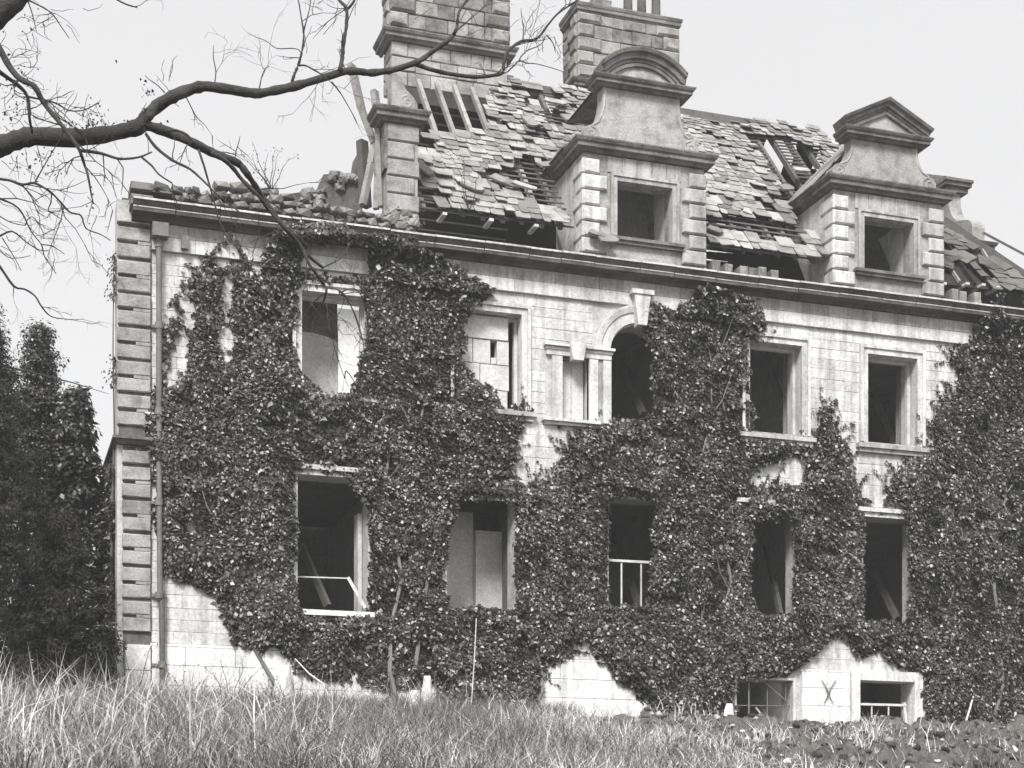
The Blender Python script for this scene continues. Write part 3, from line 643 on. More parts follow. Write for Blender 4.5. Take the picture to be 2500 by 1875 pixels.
yc = 5.0
a, b = at(1412, 100, yc), at(1652, 100, yc); zt_ = at(1412, 36, yc).z
chimney(a.x, b.x, yc, 1.15, 12.5, 16.9, zt_+.06, True, 'right chimney stack behind the rounded dormer, capped and with pots')

# ------------------------------------------------------------------ roof
RIDGE_Y = 4.6; SLOPE = math.sqrt(1+1.22**2); cosA, sinA = 1/SLOPE, 1.22/SLOPE; EAVE = (.15, 11.2); LEN = (RIDGE_Y-.15)*SLOPE
def rp(X, s, h=0.0): return Vector((X, EAVE[0]+s*cosA-h*sinA, EAVE[1]+s*sinA+h*cosA))
def roof_uv(px, py):
    dx, dy, dz = ray(px, py)       # meets z = 11.2+1.22(y-.15)
    t = (11.2+1.22*(-DIST-.15)-EYE)/(dz-1.22*dy)
    return (t*dx, ((-DIST+t*dy)-.15)*SLOPE)
def rpoly(pts): return [roof_uv(*p) for p in pts]
wp = MB().box(9.2, 26.0, .3, .5, 10.55, 10.72).box(10.2, 21.8, 4.5, 4.68, 16.28, 16.58)
roof = wp.build('roof', M_BATTEN, house)
sag = lambda X: -.32*math.exp(-((X-18.6)/1.6)**2)
NOFILL = [rpoly(p) for p in ([(985,150),(1172,150),(1190,215),(1188,332),(985,342)], [(1140,185),(1205,185),(1215,250),(1165,250)],
   [(1275,195),(1335,205),(1335,268),(1290,262)], [(1330,235),(1362,240),(1352,275),(1335,275)], [(1310,285),(1395,280),(1400,318),(1320,322)], [(1275,325),(1350,325),(1350,350),(1280,350)],
   [(1188,425),(1330,400),(1400,470),(1395,540),(1300,500),(1185,450)], [(1030,505),(1090,500),(1085,480),(1040,470)], [(1822,325),(1900,335),(2010,372),(1985,450),(1935,470),(1890,430),(1850,370)],
   [(1730,540),(1800,528),(1965,560),(1950,600),(1740,575)], [(1385,545),(1480,560),(1480,640),(1390,620)], [(1880,480),(1950,470),(1990,520),(1960,540)])]
THIN = [rpoly(p) for p in ([(1135,190),(1500,170),(1500,300),(1170,340)], [(1170,400),(1420,380),(1420,560),(1160,470)], [(1700,480),(1990,480),(2060,640),(1720,600)])]
# rafters: bare feet stick out below the lowest slates
xr = 9.45
while xr < 21.5:
    inside = any(abs(xr-c) < 1.7 for c in (14.66, 21.16)); s0 = 2.9 if inside else .25+random.uniform(-.05, .05)
    MB().beam(rp(xr, s0, -.15), rp(xr, LEN if xr > 10 else 2.4, -.15+sag(xr)*.6), .1, .13).build('rafter', M_TIMBER if xr < 12.4 else M_BATTEN, roof)
    xr += .47
for i, xr in enumerate(np.arange(22.9, 26, .46)): MB().beam(rp(xr, .05, -.1), rp(xr+random.uniform(-.1, .1), max(.2, (26.1-xr-.15)*SLOPE*random.uniform(.75, 1)), -.1), .05, .08).build('rafter', M_TIMBER if i in (1, 4) else M_ROOF_SHADE, roof)
MB().add([rp(22.75, 0, -.17), rp(26.0, 0, -.17), rp(22.75, 3.2*SLOPE, -.17), rp(22.75, 0, -.19), rp(26.0, 0, -.19), rp(22.75, 3.2*SLOPE, -.19)], [(0, 1, 2), (5, 4, 3)]).build('roof_shade_sheet', M_ROOF_SHADE, roof)  # dark sheet standing in for the unlit roof space
for q in range(46):
    X_ = random.uniform(22.9, 25.7); s_ = random.random()*max(.1, (26.0-X_-.15)*SLOPE); ca, sa = math.cos(random.gauss(0, .35)), math.sin(random.gauss(0, .35)); wd, ln = random.uniform(.12, .3), random.uniform(.15, .35)
    V_ = [rp(X_+a*ca-b_*sa, s_+a*sa+b_*ca, -.05+e-b_*.1) for e in (.02, 0) for a, b_ in ((-wd, -ln), (wd, -ln*.8), (wd*.9, ln), (-wd, ln*.9))]
    MB().add(V_, [(3, 2, 1, 0), (4, 5, 6, 7), (0, 1, 5, 4), (1, 2, 6, 5), (2, 3, 7, 6), (3, 0, 4, 7)]).build('slipped_slate', M_BATTEN, roof)
MB().beam(rp(21.7, LEN, -.1), (26.1, .2, 11.15), .12, .2).build('hip_rafter', M_BATTEN, roof)
hb_ = MB(); p, q = Vector((24.75, 1.3, 12.85)), Vector((26.4, -.1, 11.35)); hb_.beam(p+Vector((.05, 0, .12)), q+Vector((.05, 0, .12)), .05, .05); hb_.build('hip_batten', M_BATTEN, roof)
MB().add([(26.2, .15, 11.2), (26.2, 9.05, 11.2), (21.75, 4.6, 16.63), (26.17, .15, 11.17), (26.17, 9.05, 11.17), (21.72, 4.6, 16.60)], [(0, 1, 2), (5, 4, 3)]).build('hip_boarding', M_BATTEN, roof)
# slate courses
slates = []; s = 0.02; row = 0
rows = []
while s < LEN-.1:
    f = s/LEN; ex = .27-.12*f; rows.append((s, ex)); s += ex; row += 1
def dormer_hit(X, s_):
    for c in (14.66, 21.16):
        Y = EAVE[0]+s_*cosA; Z = EAVE[1]+s_*sinA; k = abs(X-c)
        if Z < 13.1 and k < 1.62: return True
        if 13.1 <= Z < 14.35 and k < 1.75*(1-(Z-13.1)/1.2): return True
    return False
for s, ex in rows:
    f = s/LEN; x = 9.25+random.uniform(0, .3); xe = 22.6
    while x < xe:
        wd = random.uniform(.19, .50)*(1-.30*f)
        xc = x+wd/2; sc_ = s+ex*.4; X_, S_ = np.array([xc]), np.array([sc_])
        miss = any(in_poly(X_, S_, p)[0] for p in NOFILL) or any(in_poly(np.array([xc]*3), np.array([s+ex*.1, s+ex, s+ex*1.7]), NOFILL[q]).any() for q in (2, 3, 8)) or dormer_hit(xc, sc_) or xc > 26.15-(EAVE[0]+s*cosA)
        thin = any(in_poly(X_, S_, p)[0] for p in THIN)
        if xc < 10.05 and s > 2.3: miss = True
        if sc_ < .55 and 13.0 < xc < 16.4: miss = True
        if not miss and random.random() > (.20 if thin else .035):
            slates.append((xc, s, wd, ex, f, thin))
        x += wd+.008
    segs = [(9.25, 21.9)]
    for c in (14.66, 21.16):
        if dormer_hit(c, s):
            k = 1.65 if EAVE[1]+s*sinA < 13.1 else 1.75*(1-(EAVE[1]+s*sinA-13.1)/1.2)
            segs = [t for a, b in segs for t in ((a, min(b, c-k)), (max(a, c+k), b)) if t[1]-t[0] > .2]
    for a, b in segs:
        b = min(b, 26.0-(EAVE[0]+s*cosA)) 
        for s2 in (s+ex*.5,):
            aa = a if s < 2.3 else max(a, 10.05) if s < 3.0 else max(a, 12.3-(s-3)*.02)
            while aa < b-.1:
                bb = min(b, aa+.5 if s > 3.5 else aa+4.2); m = MB(); mid = (aa+bb)/2
                m.beam(rp(aa, s2, -.06+sag(aa)*.6*f), rp(bb, s2, -.06+sag(bb)*.6*f), .035, .035); m.build('batten', M_BATTEN, roof) if len(rows) else None; aa = bb+(0 if not any(in_poly(np.array([bb+.05]), np.array([s2]), NOFILL[q])[0] for q in (2, 3, 8)) else .5)
    # a few split battens are fine as single parts: each runs one bay
def slate_geo(m, xc, s, wd, ex, f, loose):
    ln = ex*1.95; t = random.uniform(.010, .026)*(1.2-.4*f); slip = random.uniform(-.03, .02); rot = random.gauss(0, .03)
    if random.random() < (.18 if loose else .06): rot = random.gauss(0, .18); slip -= random.uniform(0, .16)
    h0 = .035+random.uniform(0, .02); lift = .0+(random.uniform(.02, .10) if random.random() < .1 else 0)
    c = random.uniform(.1, .3); e = random.uniform(-.06, .04)
    prof = [(-wd/2+.004, ln), (-wd/2+.004, ex*c*.6+.02), (-wd/2+wd*.12*random.random()+.01, e*.5), (0, e), (wd/2-wd*.12*random.random()-.01, e*.5+random.uniform(-.02, .02)), (wd/2-.004, ex*c+.02), (wd/2-.004, ln)]
    V = []
    for top in (1, 0):
        for a, b in prof:
            ca, sa = math.cos(rot), math.sin(rot); a2, b2 = a*ca-b*sa, a*sa+b*ca
            h = h0+(1-b/ln)*(.045+lift)+(t if top else 0)
            V.append(rp(xc+a2, s+b2+slip, h+sag(xc)*.6*f))
    n = len(prof)
    return m.add(V, [tuple(range(n-1, -1, -1)), tuple(range(n, 2*n))]+[(i, (i+1) % n, (i+1) % n+n, i+n) for i in range(n)])
order = sorted(range(len(slates)), key=lambda i: -slates[i][2]*slates[i][3])
rest = MB()
for k, i in enumerate(order):
    if k < 300: slate_geo(MB(), *slates[i]).build('roof_slate', M_SLATE, roof)
    else: slate_geo(rest, *slates[i])
rest.build('roof_slate', M_SLATE, roof, kind='stuff')
# slates set aslant, lying loose on the broken roof
for px, py, wd, ln, rt in ((1230,455,.75,.35,-.5), (1275,470,.6,.25,-.35), (1410,360,.5,.3,.5), (1345,395,.5,.3,.35), (1330,420,.5,.25,.45), (1350,265,.6,.3,-.1), (1390,300,.5,.35,.3), (1290,310,.3,.5,.2), (1480,600,.5,.3,.2), (1460,585,.55,.25,-.3), (1150,470,.5,.3,-.6), (1030,430,.25,.6,.4), (1000,445,.4,.3,-.5), (1740,575,.4,.3,-.4), (2055,590,.3,.3,.2), (1915,470,.4,.3,.3), (1950,430,.5,.25,.1)):
    X_, s_ = roof_uv(px, py); ca, sa = math.cos(rt), math.sin(rt); h = random.uniform(.10, .18)
    o = [(-wd/2, -ln/2), (-wd*.2, -ln*.62), (wd*.3, -ln*.55), (wd/2, -ln*.2), (wd/2, ln/2), (-wd*.4, ln*.55)]
    V = [rp(X_+a*ca-b*sa, s_+a*sa+b*ca, h+e-(b/ln)*.05) for e in (.05, 0) for a, b in o]; n = 6
    MB().add(V, [tuple(range(n-1, -1, -1)), tuple(range(n, 2*n))]+[(i, (i+1) % n, (i+1) % n+n, i+n) for i in range(n)]).build('loose_slate', M_SLATE, roof)
# ridge stones
x = 11.2
while x < 21.4:
    l = random.uniform(.45, .6)
    if not (13.6 < x < 14.1 or 16.63 < x < 17.3): MB().sweep([(x, 0), (x+l-.01, 0)], [(-.24, 16.39), (-.02, 16.66), (.02, 16.66), (.24, 16.39), (.2, 16.39), (0, 16.59), (-.2, 16.39)], 'xy').build('ridge_stone', M_SLATE, roof).location.y = RIDGE_Y
    for o in (COL.objects[-1],):
        if o.name.startswith('ridge_stone'): o.location.z = sag(x)*.9
    x += l
# back slope, with gaps where daylight comes through
BH = []
for px, py, hx, hy in ((1308,238,.42,.5), (1345,250,.16,.3), (1885,372,.22,.45), (1925,372,.20,.35), (2150,606,.20,.22), (2147,583,.08,.1), (1892,395,.2,.3)):
    dx, dy, dz = ray(px, py); t = (16.63+1.22*(RIDGE_Y+DIST)-EYE)/(dz+1.22*dy); BH.append((t*dx, -DIST+t*dy, hx, hy))
for k in range(20):
    y = RIDGE_Y+.12+k*.17; MB().beam((10.3, y, 16.63-1.22*(y-RIDGE_Y)-.06), (13.6, y, 16.63-1.22*(y-RIDGE_Y)-.06), .05, .03).build('batten', M_TIMBER, roof)
bs = MB(); y = RIDGE_Y
while y < 8.95:
    x = 10.1
    while x < 26:
        l = random.uniform(.16, .3)
        if x+l < 21.75+(y-RIDGE_Y) and not any(abs(x+l/2-a) < hx+l*.1 and abs(y+.08-b) < hy*.8 for a, b, hx, hy in BH):
            z = 16.63-1.22*(y-RIDGE_Y); bs.add([(x, y, z+sag(x)*.3), (x+l, y, z+sag(x)*.3), (x+l, y+.18, z-.18*1.22), (x, y+.18, z-.18*1.22)], [(0, 1, 2, 3)])
        x += l
    y += .16
bs.build('back_slope_slate', M_ROOF_SHADE, roof, kind='stuff')  # slates coloured near black to paint in the attic's darkness
# rafter feet and corbels in the dark gap under the slates
for px, py in ((1088,519), (1202,534), (1312,548), (2310,690), (2366,690), (2405,693), (2440,700)):
    p = at(px, py, .05); MB().box(p.x-.05, p.x+.05, .1, .6, p.z-.03, p.z+.03).build('rafter_foot', M_PAINT, roof)
for px, py in ((1748,600), (1778,610), (1815,622), (1835,625), (1860,630), (1890,640), (2330,725), (2350,730), (2385,735)):
    p = at(px, py, .2); h = random.uniform(.12, .2); MB().stone(p.x-.1, p.x+.1, 10.55, 10.55+h*2, -.5, -.12, .05, jit=.03).build('corbel_stone', M_RUBBLE, roof)

ICO = np.array([(0,0,1),(.89,0,.45),(.28,.85,.45),(-.72,.53,.45),(-.72,-.53,.45),(.28,-.85,.45),(.72,.53,-.45),(-.28,.85,-.45),(-.89,0,-.45),(-.28,-.85,-.45),(.72,-.53,-.45),(0,0,-1)])
ICOF = [(0,1,2),(0,2,3),(0,3,4),(0,4,5),(0,5,1),(1,6,2),(2,7,3),(3,8,4),(4,9,5),(5,10,1),(6,7,2),(7,8,3),(8,9,4),(9,10,5),(10,6,1),(11,7,6),(11,8,7),(11,9,8),(11,10,9),(11,6,10)]
def rock(c, sx, sy, sz):
    v = ICO*(1+RNG.normal(0, .13, (12, 1))); v = np.sign(v)*np.abs(v)**.6; a = RNG.normal(0, .15); ca, sa = math.cos(a), math.sin(a)
    v = v*np.array([sx, sy, sz]); return MB().add([(c[0]+x*ca-z*sa, c[1]+y, c[2]+x*sa+z*ca) for x, y, z in v], ICOF)
# ------------------------------------------------------------------ broken wall head at the left: rubble stones and standing timbers
head = MB().box(3.35, 8.5, .12, .5, 10.545, 10.86).build('wall_head', M_CORN, house)
for row in range(3):
    x = 3.2+.1*row
    while x < 8.35:
        l = random.uniform(.14, .40); hh_ = random.uniform(.10, .22); edge = min(1, (x-2.95)/.7)
        top = (.32+.30*float(N1(np.array(x*1.3), np.array(.5))))*edge*(1 if x < 6.4 else .55)
        z = 10.56+row*.19+hh_/2
        if z-10.56 < top+.06: rock((x+l/2, .02+random.uniform(-.12, .1), z), l*.56, .22, hh_*.56).build('rubble_stone', M_RUBBLE, head)
        x += l*.95
for i in range(22):
    a = random.uniform(8.45, 9.2); z = 10.55+random.random()*.42; r_s = random.uniform(.07, .16); rock((a, -.02, z), r_s, .16, r_s*.75).build('rubble_stone', M_RUBBLE, rem)
def timber(pts, wd, m=M_TIMBER):
    mb = MB()
    for a, b in zip(pts[:-1], pts[1:]): mb.beam(at(*a), at(*b), wd, wd*.8)
    mb.build('standing_timber', m, head)
timber([(858,160,1.2), (882,265,1.0), (914,350,.8)], .17); timber([(914,352,.8), (906,400,.7), (885,500,.6)], .15); timber([(914,222,.5), (926,330,.4), (932,505,.35)], .16)
timber([(918,350,.7), (922,430,.6), (918,510,.5)], .13); timber([(942,360,.45), (943,510,.4)], .12); timber([(862,185,1.4), (905,330,1.0)], .08, M_BATTEN); timber([(893,505,1.1), (884,345,1.2)], .22, M_BATTEN)
a, b = at(790, 415, 2.2), at(885, 500, 2.2)
MB().prism([(6.6, b.z-.3), (b.x, b.z-.3), (b.x, a.z+.55), (b.x-.12, a.z+.5), (b.x-.2, a.z+.02), (a.x, a.z-.1), (a.x-.15, b.z+.2), (6.6, b.z)], 2.2, 2.7).build('inner_wall', M_CORN_MAIN, head)
for q in range(26):
    f = random.random(); xx = a.x-.5+f*(b.x-a.x+.35); zz = (a.z-.08 if xx > a.x else b.z+.15)+random.uniform(-.3, .05); r_s = random.uniform(.07, .17); rock((xx, 2.25, zz), r_s, .2, r_s*.7).build('rubble_stone', M_RUBBLE, head)

# ------------------------------------------------------------------ leaves
def leaf_mesh(name, P, N, size, mat_, parent, droop=1.0, width=.8, props=None, seed=0):
    r = np.random.default_rng(seed); n = len(P)
    N = N/np.linalg.norm(N, axis=1, keepdims=True)
    T = np.stack([r.normal(0, .5, n), r.normal(0, .5, n), -droop+r.normal(0, .45, n)], 1); T -= N*(T*N).sum(1, keepdims=True); T /= np.linalg.norm(T, axis=1, keepdims=True)+1e-9
    B = np.cross(N, T); s = size[:, None]
    base = P; tip = P+T*s; l = P+T*s*.36+B*s*width*.5-N*s*.10; q = P+T*s*.36-B*s*width*.5-N*s*.10
    V = np.stack([base, l, tip, q], 1).reshape(-1, 3); i = np.arange(n)*4
    tris = np.concatenate([np.stack([i, i+1, i+2], 1), np.stack([i, i+2, i+3], 1)])
    pr = {'kind': 'stuff'}; pr.update(props or {})
    return np_mesh(name, V, tris=tris, mat=mat_, parent=parent, props=pr)
WIN_HOLES = [[(c-h, z0), (c+h, z0), (c+h, z1), (c-h, z1)] for c, h, z0, z1 in [(o[0]/2+o[1]/2, (o[1]-o[0])/2, o[2], o[3]) for o in openings]]
def ivy_plant(name_label, polys, box, n, seed, roots):
    t = thing('ivy', name_label, 'ivy', (roots[0][0], -.25, -.1), 'ivy plants climbing the house front')
    r = np.random.default_rng(seed); X = r.uniform(box[0], box[1], n); Z = r.uniform(box[2], box[3], n)
    k = ivy_mask(X, Z, polys); X, Z = X[k], Z[k]; m = len(X)
    frac = np.zeros(m)
    for q in range(6): frac += ivy_mask(X+.22*math.cos(q*1.047), Z+.22*math.sin(q*1.047), polys)
    frac /= 6
    k = r.random(m) < .10+1.0*frac**1.2; X, Z, frac = X[k], Z[k], frac[k]; m = len(X)
    clump = N1(X*1.5, Z*1.5+4)**1.5+.5*N2(X*3.6, Z*3.6)
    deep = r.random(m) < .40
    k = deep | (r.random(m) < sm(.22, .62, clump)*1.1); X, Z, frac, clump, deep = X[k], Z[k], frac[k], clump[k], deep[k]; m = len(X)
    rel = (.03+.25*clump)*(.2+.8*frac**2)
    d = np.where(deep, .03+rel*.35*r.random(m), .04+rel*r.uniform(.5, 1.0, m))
    d += np.where(Z > 9.45, .1+.35*sm(9.9, 10.4, Z), 0)
    # shoots that run out over the bare wall, leaf after leaf
    e = np.flatnonzero((frac > .3) & (frac < .75) & ~deep); e = r.choice(e, min(len(e), 260), replace=False); tx, tz, td = [], [], []
    for i in e:
        a = math.pi/2+r.normal(0, .7); x, z = X[i], Z[i]
        for q in range(r.integers(5, 14)):
            x += .055*math.cos(a); z += .055*math.sin(a); a += r.normal(0, .22)
            if any(in_poly(np.array([x]), np.array([z]), p)[0] for p in WIN_HOLES): break
            tx += [x+r.normal(0, .02), x+r.normal(0, .02)]; tz += [z+r.normal(0, .02)]*2; td += [.03+.03*r.random()]*2
    X = np.concatenate([X, tx]); Z = np.concatenate([Z, tz]); d = np.concatenate([d, td]); deep = np.concatenate([deep, np.zeros(len(tx), bool)]); m = len(X)
    P = np.stack([X*(1-d/DIST), -d, Z+(EYE-Z)*d/DIST], 1)          # spread towards the viewer's side of the wall, so that the outline keeps its place
    gx = N1((X+.1)*1.5, Z*1.5+4)-N1((X-.1)*1.5, Z*1.5+4); gz = N1(X*1.5, (Z+.1)*1.5+4)-N1(X*1.5, (Z-.1)*1.5+4)
    Nn = np.stack([-gx*2.0+r.normal(0, .42, m), np.full(m, -1.0), .45-gz*2.0+r.normal(0, .42, m)], 1)
    Nn[:, 1] = -np.abs(-1+r.normal(0, .2, m))
    sz = .036+.085*r.random(m)**1.6+np.where(r.random(m) < .05, .05, 0)
    leaf_mesh('foliage', P[~deep], Nn[~deep], sz[~deep], M_IVY, t, seed=seed+1); leaf_mesh('shade_foliage', P[deep], Nn[deep], sz[deep]*1.15, M_IVY_DEEP, t, seed=seed+2)
    for x, h, x2 in roots:
        mb = MB(); pts = []; rr = []
        for q in range(9):
            f = q/8; pts.append((x+(x2-x)*f+.18*math.sin(q*1.7+x), -.05-.10*(1-f)*(q % 2), -.2+(h+.2)*f)); rr.append(.05*(1-.8*f)+.006)
        mb.tube(pts, rr, 6).build('stem', M_STEM, t)
        for q in range(3):
            i = random.randint(2, 7); p = Vector(pts[i]); mb2 = MB(); s = random.choice((-1, 1))
            mb2.tube([p, p+Vector((s*.25, -.05, .35)), p+Vector((s*.4, -.12, .8)), p+Vector((s*.45, -.3, 1.1))], [.018, .014, .009, .004], 5).build('stem', M_STEM, t)
    return t
ivy_plant('ivy sheet round the two left windows beside the corner quoins', [I_LEFT]+VINES, (3.3, 13.2, -.3, 10.6), 400000, 21, [(8.7, 8, 8.55), (9.3, 9.6, 9.3), (11.9, 5.5, 12.2), (6.05, 4.4, 4.8)])
ivy_plant('ivy between the arched window and the window to its right', [I_MID]+I_SPIKE[:1], (12.7, 21.0, -.3, 10.6), 290000, 22, [(15.9, 9.6, 16.3), (17.0, 8.8, 16.63), (16.5, 5.0, 17.0)])
ivy_plant('ivy on the right end beyond the rightmost upper window', [I_RIGHT]+I_SPIKE[1:], (20.0, 26.6, -.3, 10.6), 205000, 23, [(22.8, 6, 23.2), (24.2, 9.5, 24.4)])
# ivy on the side of the corner
t = thing('ivy', 'ivy clinging to the shaded side of the corner below the string course', 'ivy', (2.6, 1.5, 0), 'ivy plants climbing the house front')
r = np.random.default_rng(31); n = 9000; Yy = r.uniform(.35, 4.0, n); Zz = r.uniform(-.2, 5.3, n); k = (N1(Yy*2, Zz*2) > .30+.25*(Yy < .7))
P = np.stack([X0+.08-r.uniform(0, .25, n), Yy, Zz], 1)[k]; m = len(P)
leaf_mesh('foliage', P, np.stack([np.full(m, -1.0), r.normal(-.3, .5, m), r.normal(.5, .4, m)], 1), r.uniform(.07, .13, m), M_IVY, t, seed=33)
n = 700; Zz = r.uniform(5.7, 9.6, n); P = np.stack([X0-.02-r.exponential(.05, n), r.uniform(-.1, .4, n), Zz], 1)[N2(Zz*2.2, Zz*0+.3) > .5]; m = len(P)
leaf_mesh('foliage', P, np.stack([np.full(m, -1.0), r.normal(-.6, .5, m), r.normal(.3, .4, m)], 1), r.uniform(.05, .09, m), M_IVY, t, seed=34)
MB().tube([(2.62, 1.2, -.2), (2.68, 1.0, 2), (2.66, .6, 4), (2.7, .45, 5.6), (2.66, .3, 7.5), (2.67, .2, 9.3)], [.05, .04, .03, .02, .015, .008], 6).build('stem', M_STEM, t)

# ------------------------------------------------------------------ trees and bushes at the left
def crown_points(r, n, c, hgt, rad, top, clumps):
    # leaves gathered in clumps spread through a rough body
    K = []
    for _ in range(clumps):
        h = r.random()**.8; a = r.uniform(0, 2*math.pi); q = rad(h)*math.sqrt(r.uniform(.08, 1)); K.append((c[0]+q*math.cos(a), c[1]+q*math.sin(a), c[2]+h*hgt, .10+.30*r.random()**1.5))
    K = np.array(K); i = r.integers(0, len(K), n); d = r.normal(0, 1, (n, 3)); d *= (r.random((n, 1))**.45)/np.linalg.norm(d, axis=1, keepdims=True)
    P = K[i, :3]+d*K[i, 3:4]*np.array([1, 1, .8]); return P, d
def woody(name, label, cat, c, hgt, rad, n, clumps, mat_, size, seed, droop=.6, width=.7, group=None):
    gz = float(ground_z(c[0], c[1])); t = thing(name, label, cat, (c[0], c[1], gz), group)
    r = np.random.default_rng(seed); P, d = crown_points(r, n, (c[0], c[1], gz+.15), hgt, rad, 0, clumps); m = len(P)
    Nn = d+np.array([0, -.5, .6])+r.normal(0, .4, (m, 3))
    leaf_mesh('crown', P, Nn, r.uniform(size[0], size[1], m), mat_, t, droop=droop, width=width, seed=seed+1)
    MB().tube([(c[0], c[1], gz-.2), (c[0]+.05, c[1], gz+hgt*.3), (c[0]-.04, c[1]+.05, gz+hgt*.65), (c[0], c[1], gz+hgt*.95)], [.16, .12, .07, .02], 7).build('trunk', M_BARK, t)
    for q in range(9):
        h = r.uniform(.15, .85); a = r.uniform(0, 2*math.pi); z = gz+hgt*h; R = rad(h)*.9
        MB().tube([(c[0], c[1], z), (c[0]+R*.5*math.cos(a), c[1]+R*.5*math.sin(a), z+.2), (c[0]+R*math.cos(a), c[1]+R*math.sin(a), z+.28)], [.05, .03, .008], 5).build('limb', M_BARK, t)
    return t
cone = lambda a, b: (lambda h: a*(1-h)**.8+b)
yew = woody('yew_tree', 'tall dark yew at the left edge of the picture', 'tree', (.0, -1.0), 7.6, lambda h: 1.45*(1-h**2.2)+.22, 80000, 620, M_YEW, (.04, .11), 41, width=.35)
MB().tube([at(-40, 885, -1), at(60, 905, -.5), at(180, 935, 0), at(266, 962, .2)], [.03, .02, .013, .004], 5).build('branch', M_BARK, yew)
woody('holly_tree', 'slender evergreen between the dark yew and the house corner', 'tree', (1.25, 2.0), 8.2, lambda h: 1.3*(1-h)**.8+.1, 40000, 620, M_LAUREL, (.04, .10), 42)
woody('laurel_bush', 'broad leaved bush pressed against the corner of the house', 'bush', (1.98, 1.5), 6.8, lambda h: .72*(1-h**2.5)+.1, 20000, 320, M_LAUREL, (.08, .16), 43)
woody('yew_bush', 'low dark bush at the foot of the house corner', 'bush', (1.55, -.9), 3.6, lambda h: 1.05*(1-h**2)+.1, 22000, 170, M_YEW, (.05, .12), 44, width=.4)
woody('yew_tree', 'broad dark yew filling the gap behind the slender evergreen', 'tree', (1.0, 5.0), 7.6, lambda h: 1.6*(1-h**2)+.2, 60000, 420, M_YEW, (.05, .13), 45, width=.4)
sp = thing('fir_spray', 'low evergreen bough reaching out with pale lit sprays', 'bush', (1.3, -1.2, -.2))
MB().tube([(1.25, -.9, -.3), (1.3, -1.2, .8), (1.35, -1.3, 1.5)], [.06, .05, .04], 6).build('trunk', M_BARK, sp)
r = np.random.default_rng(77)
for (a, b) in (((135, 1490), (262, 1432)), ((110, 1520), (280, 1475)), ((180, 1560), (275, 1520))):
    p, q = at(*a, -1.5), at(*b, -1.2); MB().tube([(1.35, -1.3, 1.4), p.lerp(q, .5)+Vector((0, 0, .03)), q], [.03, .02, .006], 5).build('limb', M_BARK, sp)
    n = 700; f = r.random(n)[:, None]; P = np.array(p)*(1-f)+np.array(q)*f+r.normal(0, 1, (n, 3))*np.array([.08, .15, .035])
    leaf_mesh('foliage', P, np.stack([r.normal(0, .3, n), r.normal(-.3, .3, n), np.ones(n)], 1), r.uniform(.06, .13, n), M_IVY, sp, droop=.2, width=.35, seed=78)

# ------------------------------------------------------------------ the bare tree whose boughs hang in from the left
DT = 13.0; PXM = F/DT
bare = thing('bare_tree', 'bare tree hanging leafless boughs across the sky and facade', 'tree', (-4.2, -22.0, float(ground_z(-4.2, -22.0))))
def T(px, py, dd=0.0): return at_depth(px, py, DT+dd)
GROWN = []
def join(px, py, dd, r):                                                 # the hidden run of a bough between the trunk and the frame
    q = T(px, py, dd); z = min(max(q.z-.5, -2), 7.5); b_ = Vector((-3.97+.0*z, -21.9, z)); m = q.lerp(b_, .55)+Vector((0, 0, .18))
    MB().tube([b_, q.lerp(b_, .8), m, q.lerp(b_, .25)+Vector((0, 0, .06)), q], [r*1.9, r*1.6, r*1.35, r*1.15, r], 7).build('limb', M_BARK, bare, smooth=True)
def limb(pts, r0, r1, dd=(0, 0), name='limb', par=None, n=7, wob=.0):
    # pts in the photograph, resampled into a smooth knotty tube lying at the tree's own distance
    P = [T(x, y, dd[0]+(dd[1]-dd[0])*i/max(1, len(pts)-1)+random.uniform(-.05, .05)) for i, (x, y) in enumerate(pts)]
    Q = []; R = []; m = len(P)
    for i in range(m-1):
        p0, p1, p2, p3 = P[max(i-1, 0)], P[i], P[i+1], P[min(i+2, m-1)]
        for k in range(3):
            t = k/3; Q.append(.5*((2*p1)+(p2-p0)*t+(2*p0-5*p1+4*p2-p3)*t*t+(3*p1-p0-3*p2+p3)*t**3)); R.append(i+t)
    Q.append(P[-1]); R.append(m-1)
    rad = [(r0+(r1-r0)*(q/(m-1)))/PXM*random.uniform(.86, 1.14) for q in R]
    MB().tube(Q, rad, n).build(name, M_BARK, par or bare, smooth=True)
    GROWN.append((Q, rad)); return Q
gz_ = float(ground_z(-4.2, -22.0))
MB().tube([(-4.2, -22, gz_-.3), (-4.2, -22, gz_+.5), (-4.1, -21.95, 0), (-4.0, -21.9, 2.5), (-3.9, -21.9, 5.5), (-3.7, -21.8, 9)], [.55, .42, .36, .32, .24, .12], 10).build('trunk', M_BARK, bare, smooth=True)
Q1 = T(-30, 370); MB().tube([(-4.05, -21.9, 1.6), (-3.1, -21.95, 2.2), Q1.lerp(Vector((-3.1, -21.95, 2.2)), .4), Q1], [.16, .125, .10, .078], 8).build('limb', M_BARK, bare, smooth=True)
A = limb([(-30,370),(0,358),(40,343),(84,333),(181,337),(253,329),(300,320),(337,311),(352,300)], 24, 17, name='limb', n=9)
limb([(338,312),(352,292),(380,262),(422,236),(460,220),(498,211),(530,214),(565,219),(600,225),(633,228),(670,221),(717,211),(760,199),(802,186),(844,174),(880,175),(905,178),(940,174),(969,168),(1015,153),(1040,138),(1062,121),(1090,102),(1104,89),(1112,76),(1116,63),(1118,40),(1125,21),(1150,-12)], 16, 3.2, (0, 1.2), n=9)
limb([(1010,155),(1030,162),(1049,169),(1095,180),(1159,188),(1205,184),(1228,177),(1230,152),(1243,122),(1273,101),(1310,95),(1336,63),(1361,34),(1399,8),(1420,-8)], 6.5, 2, (.9, 1.5))
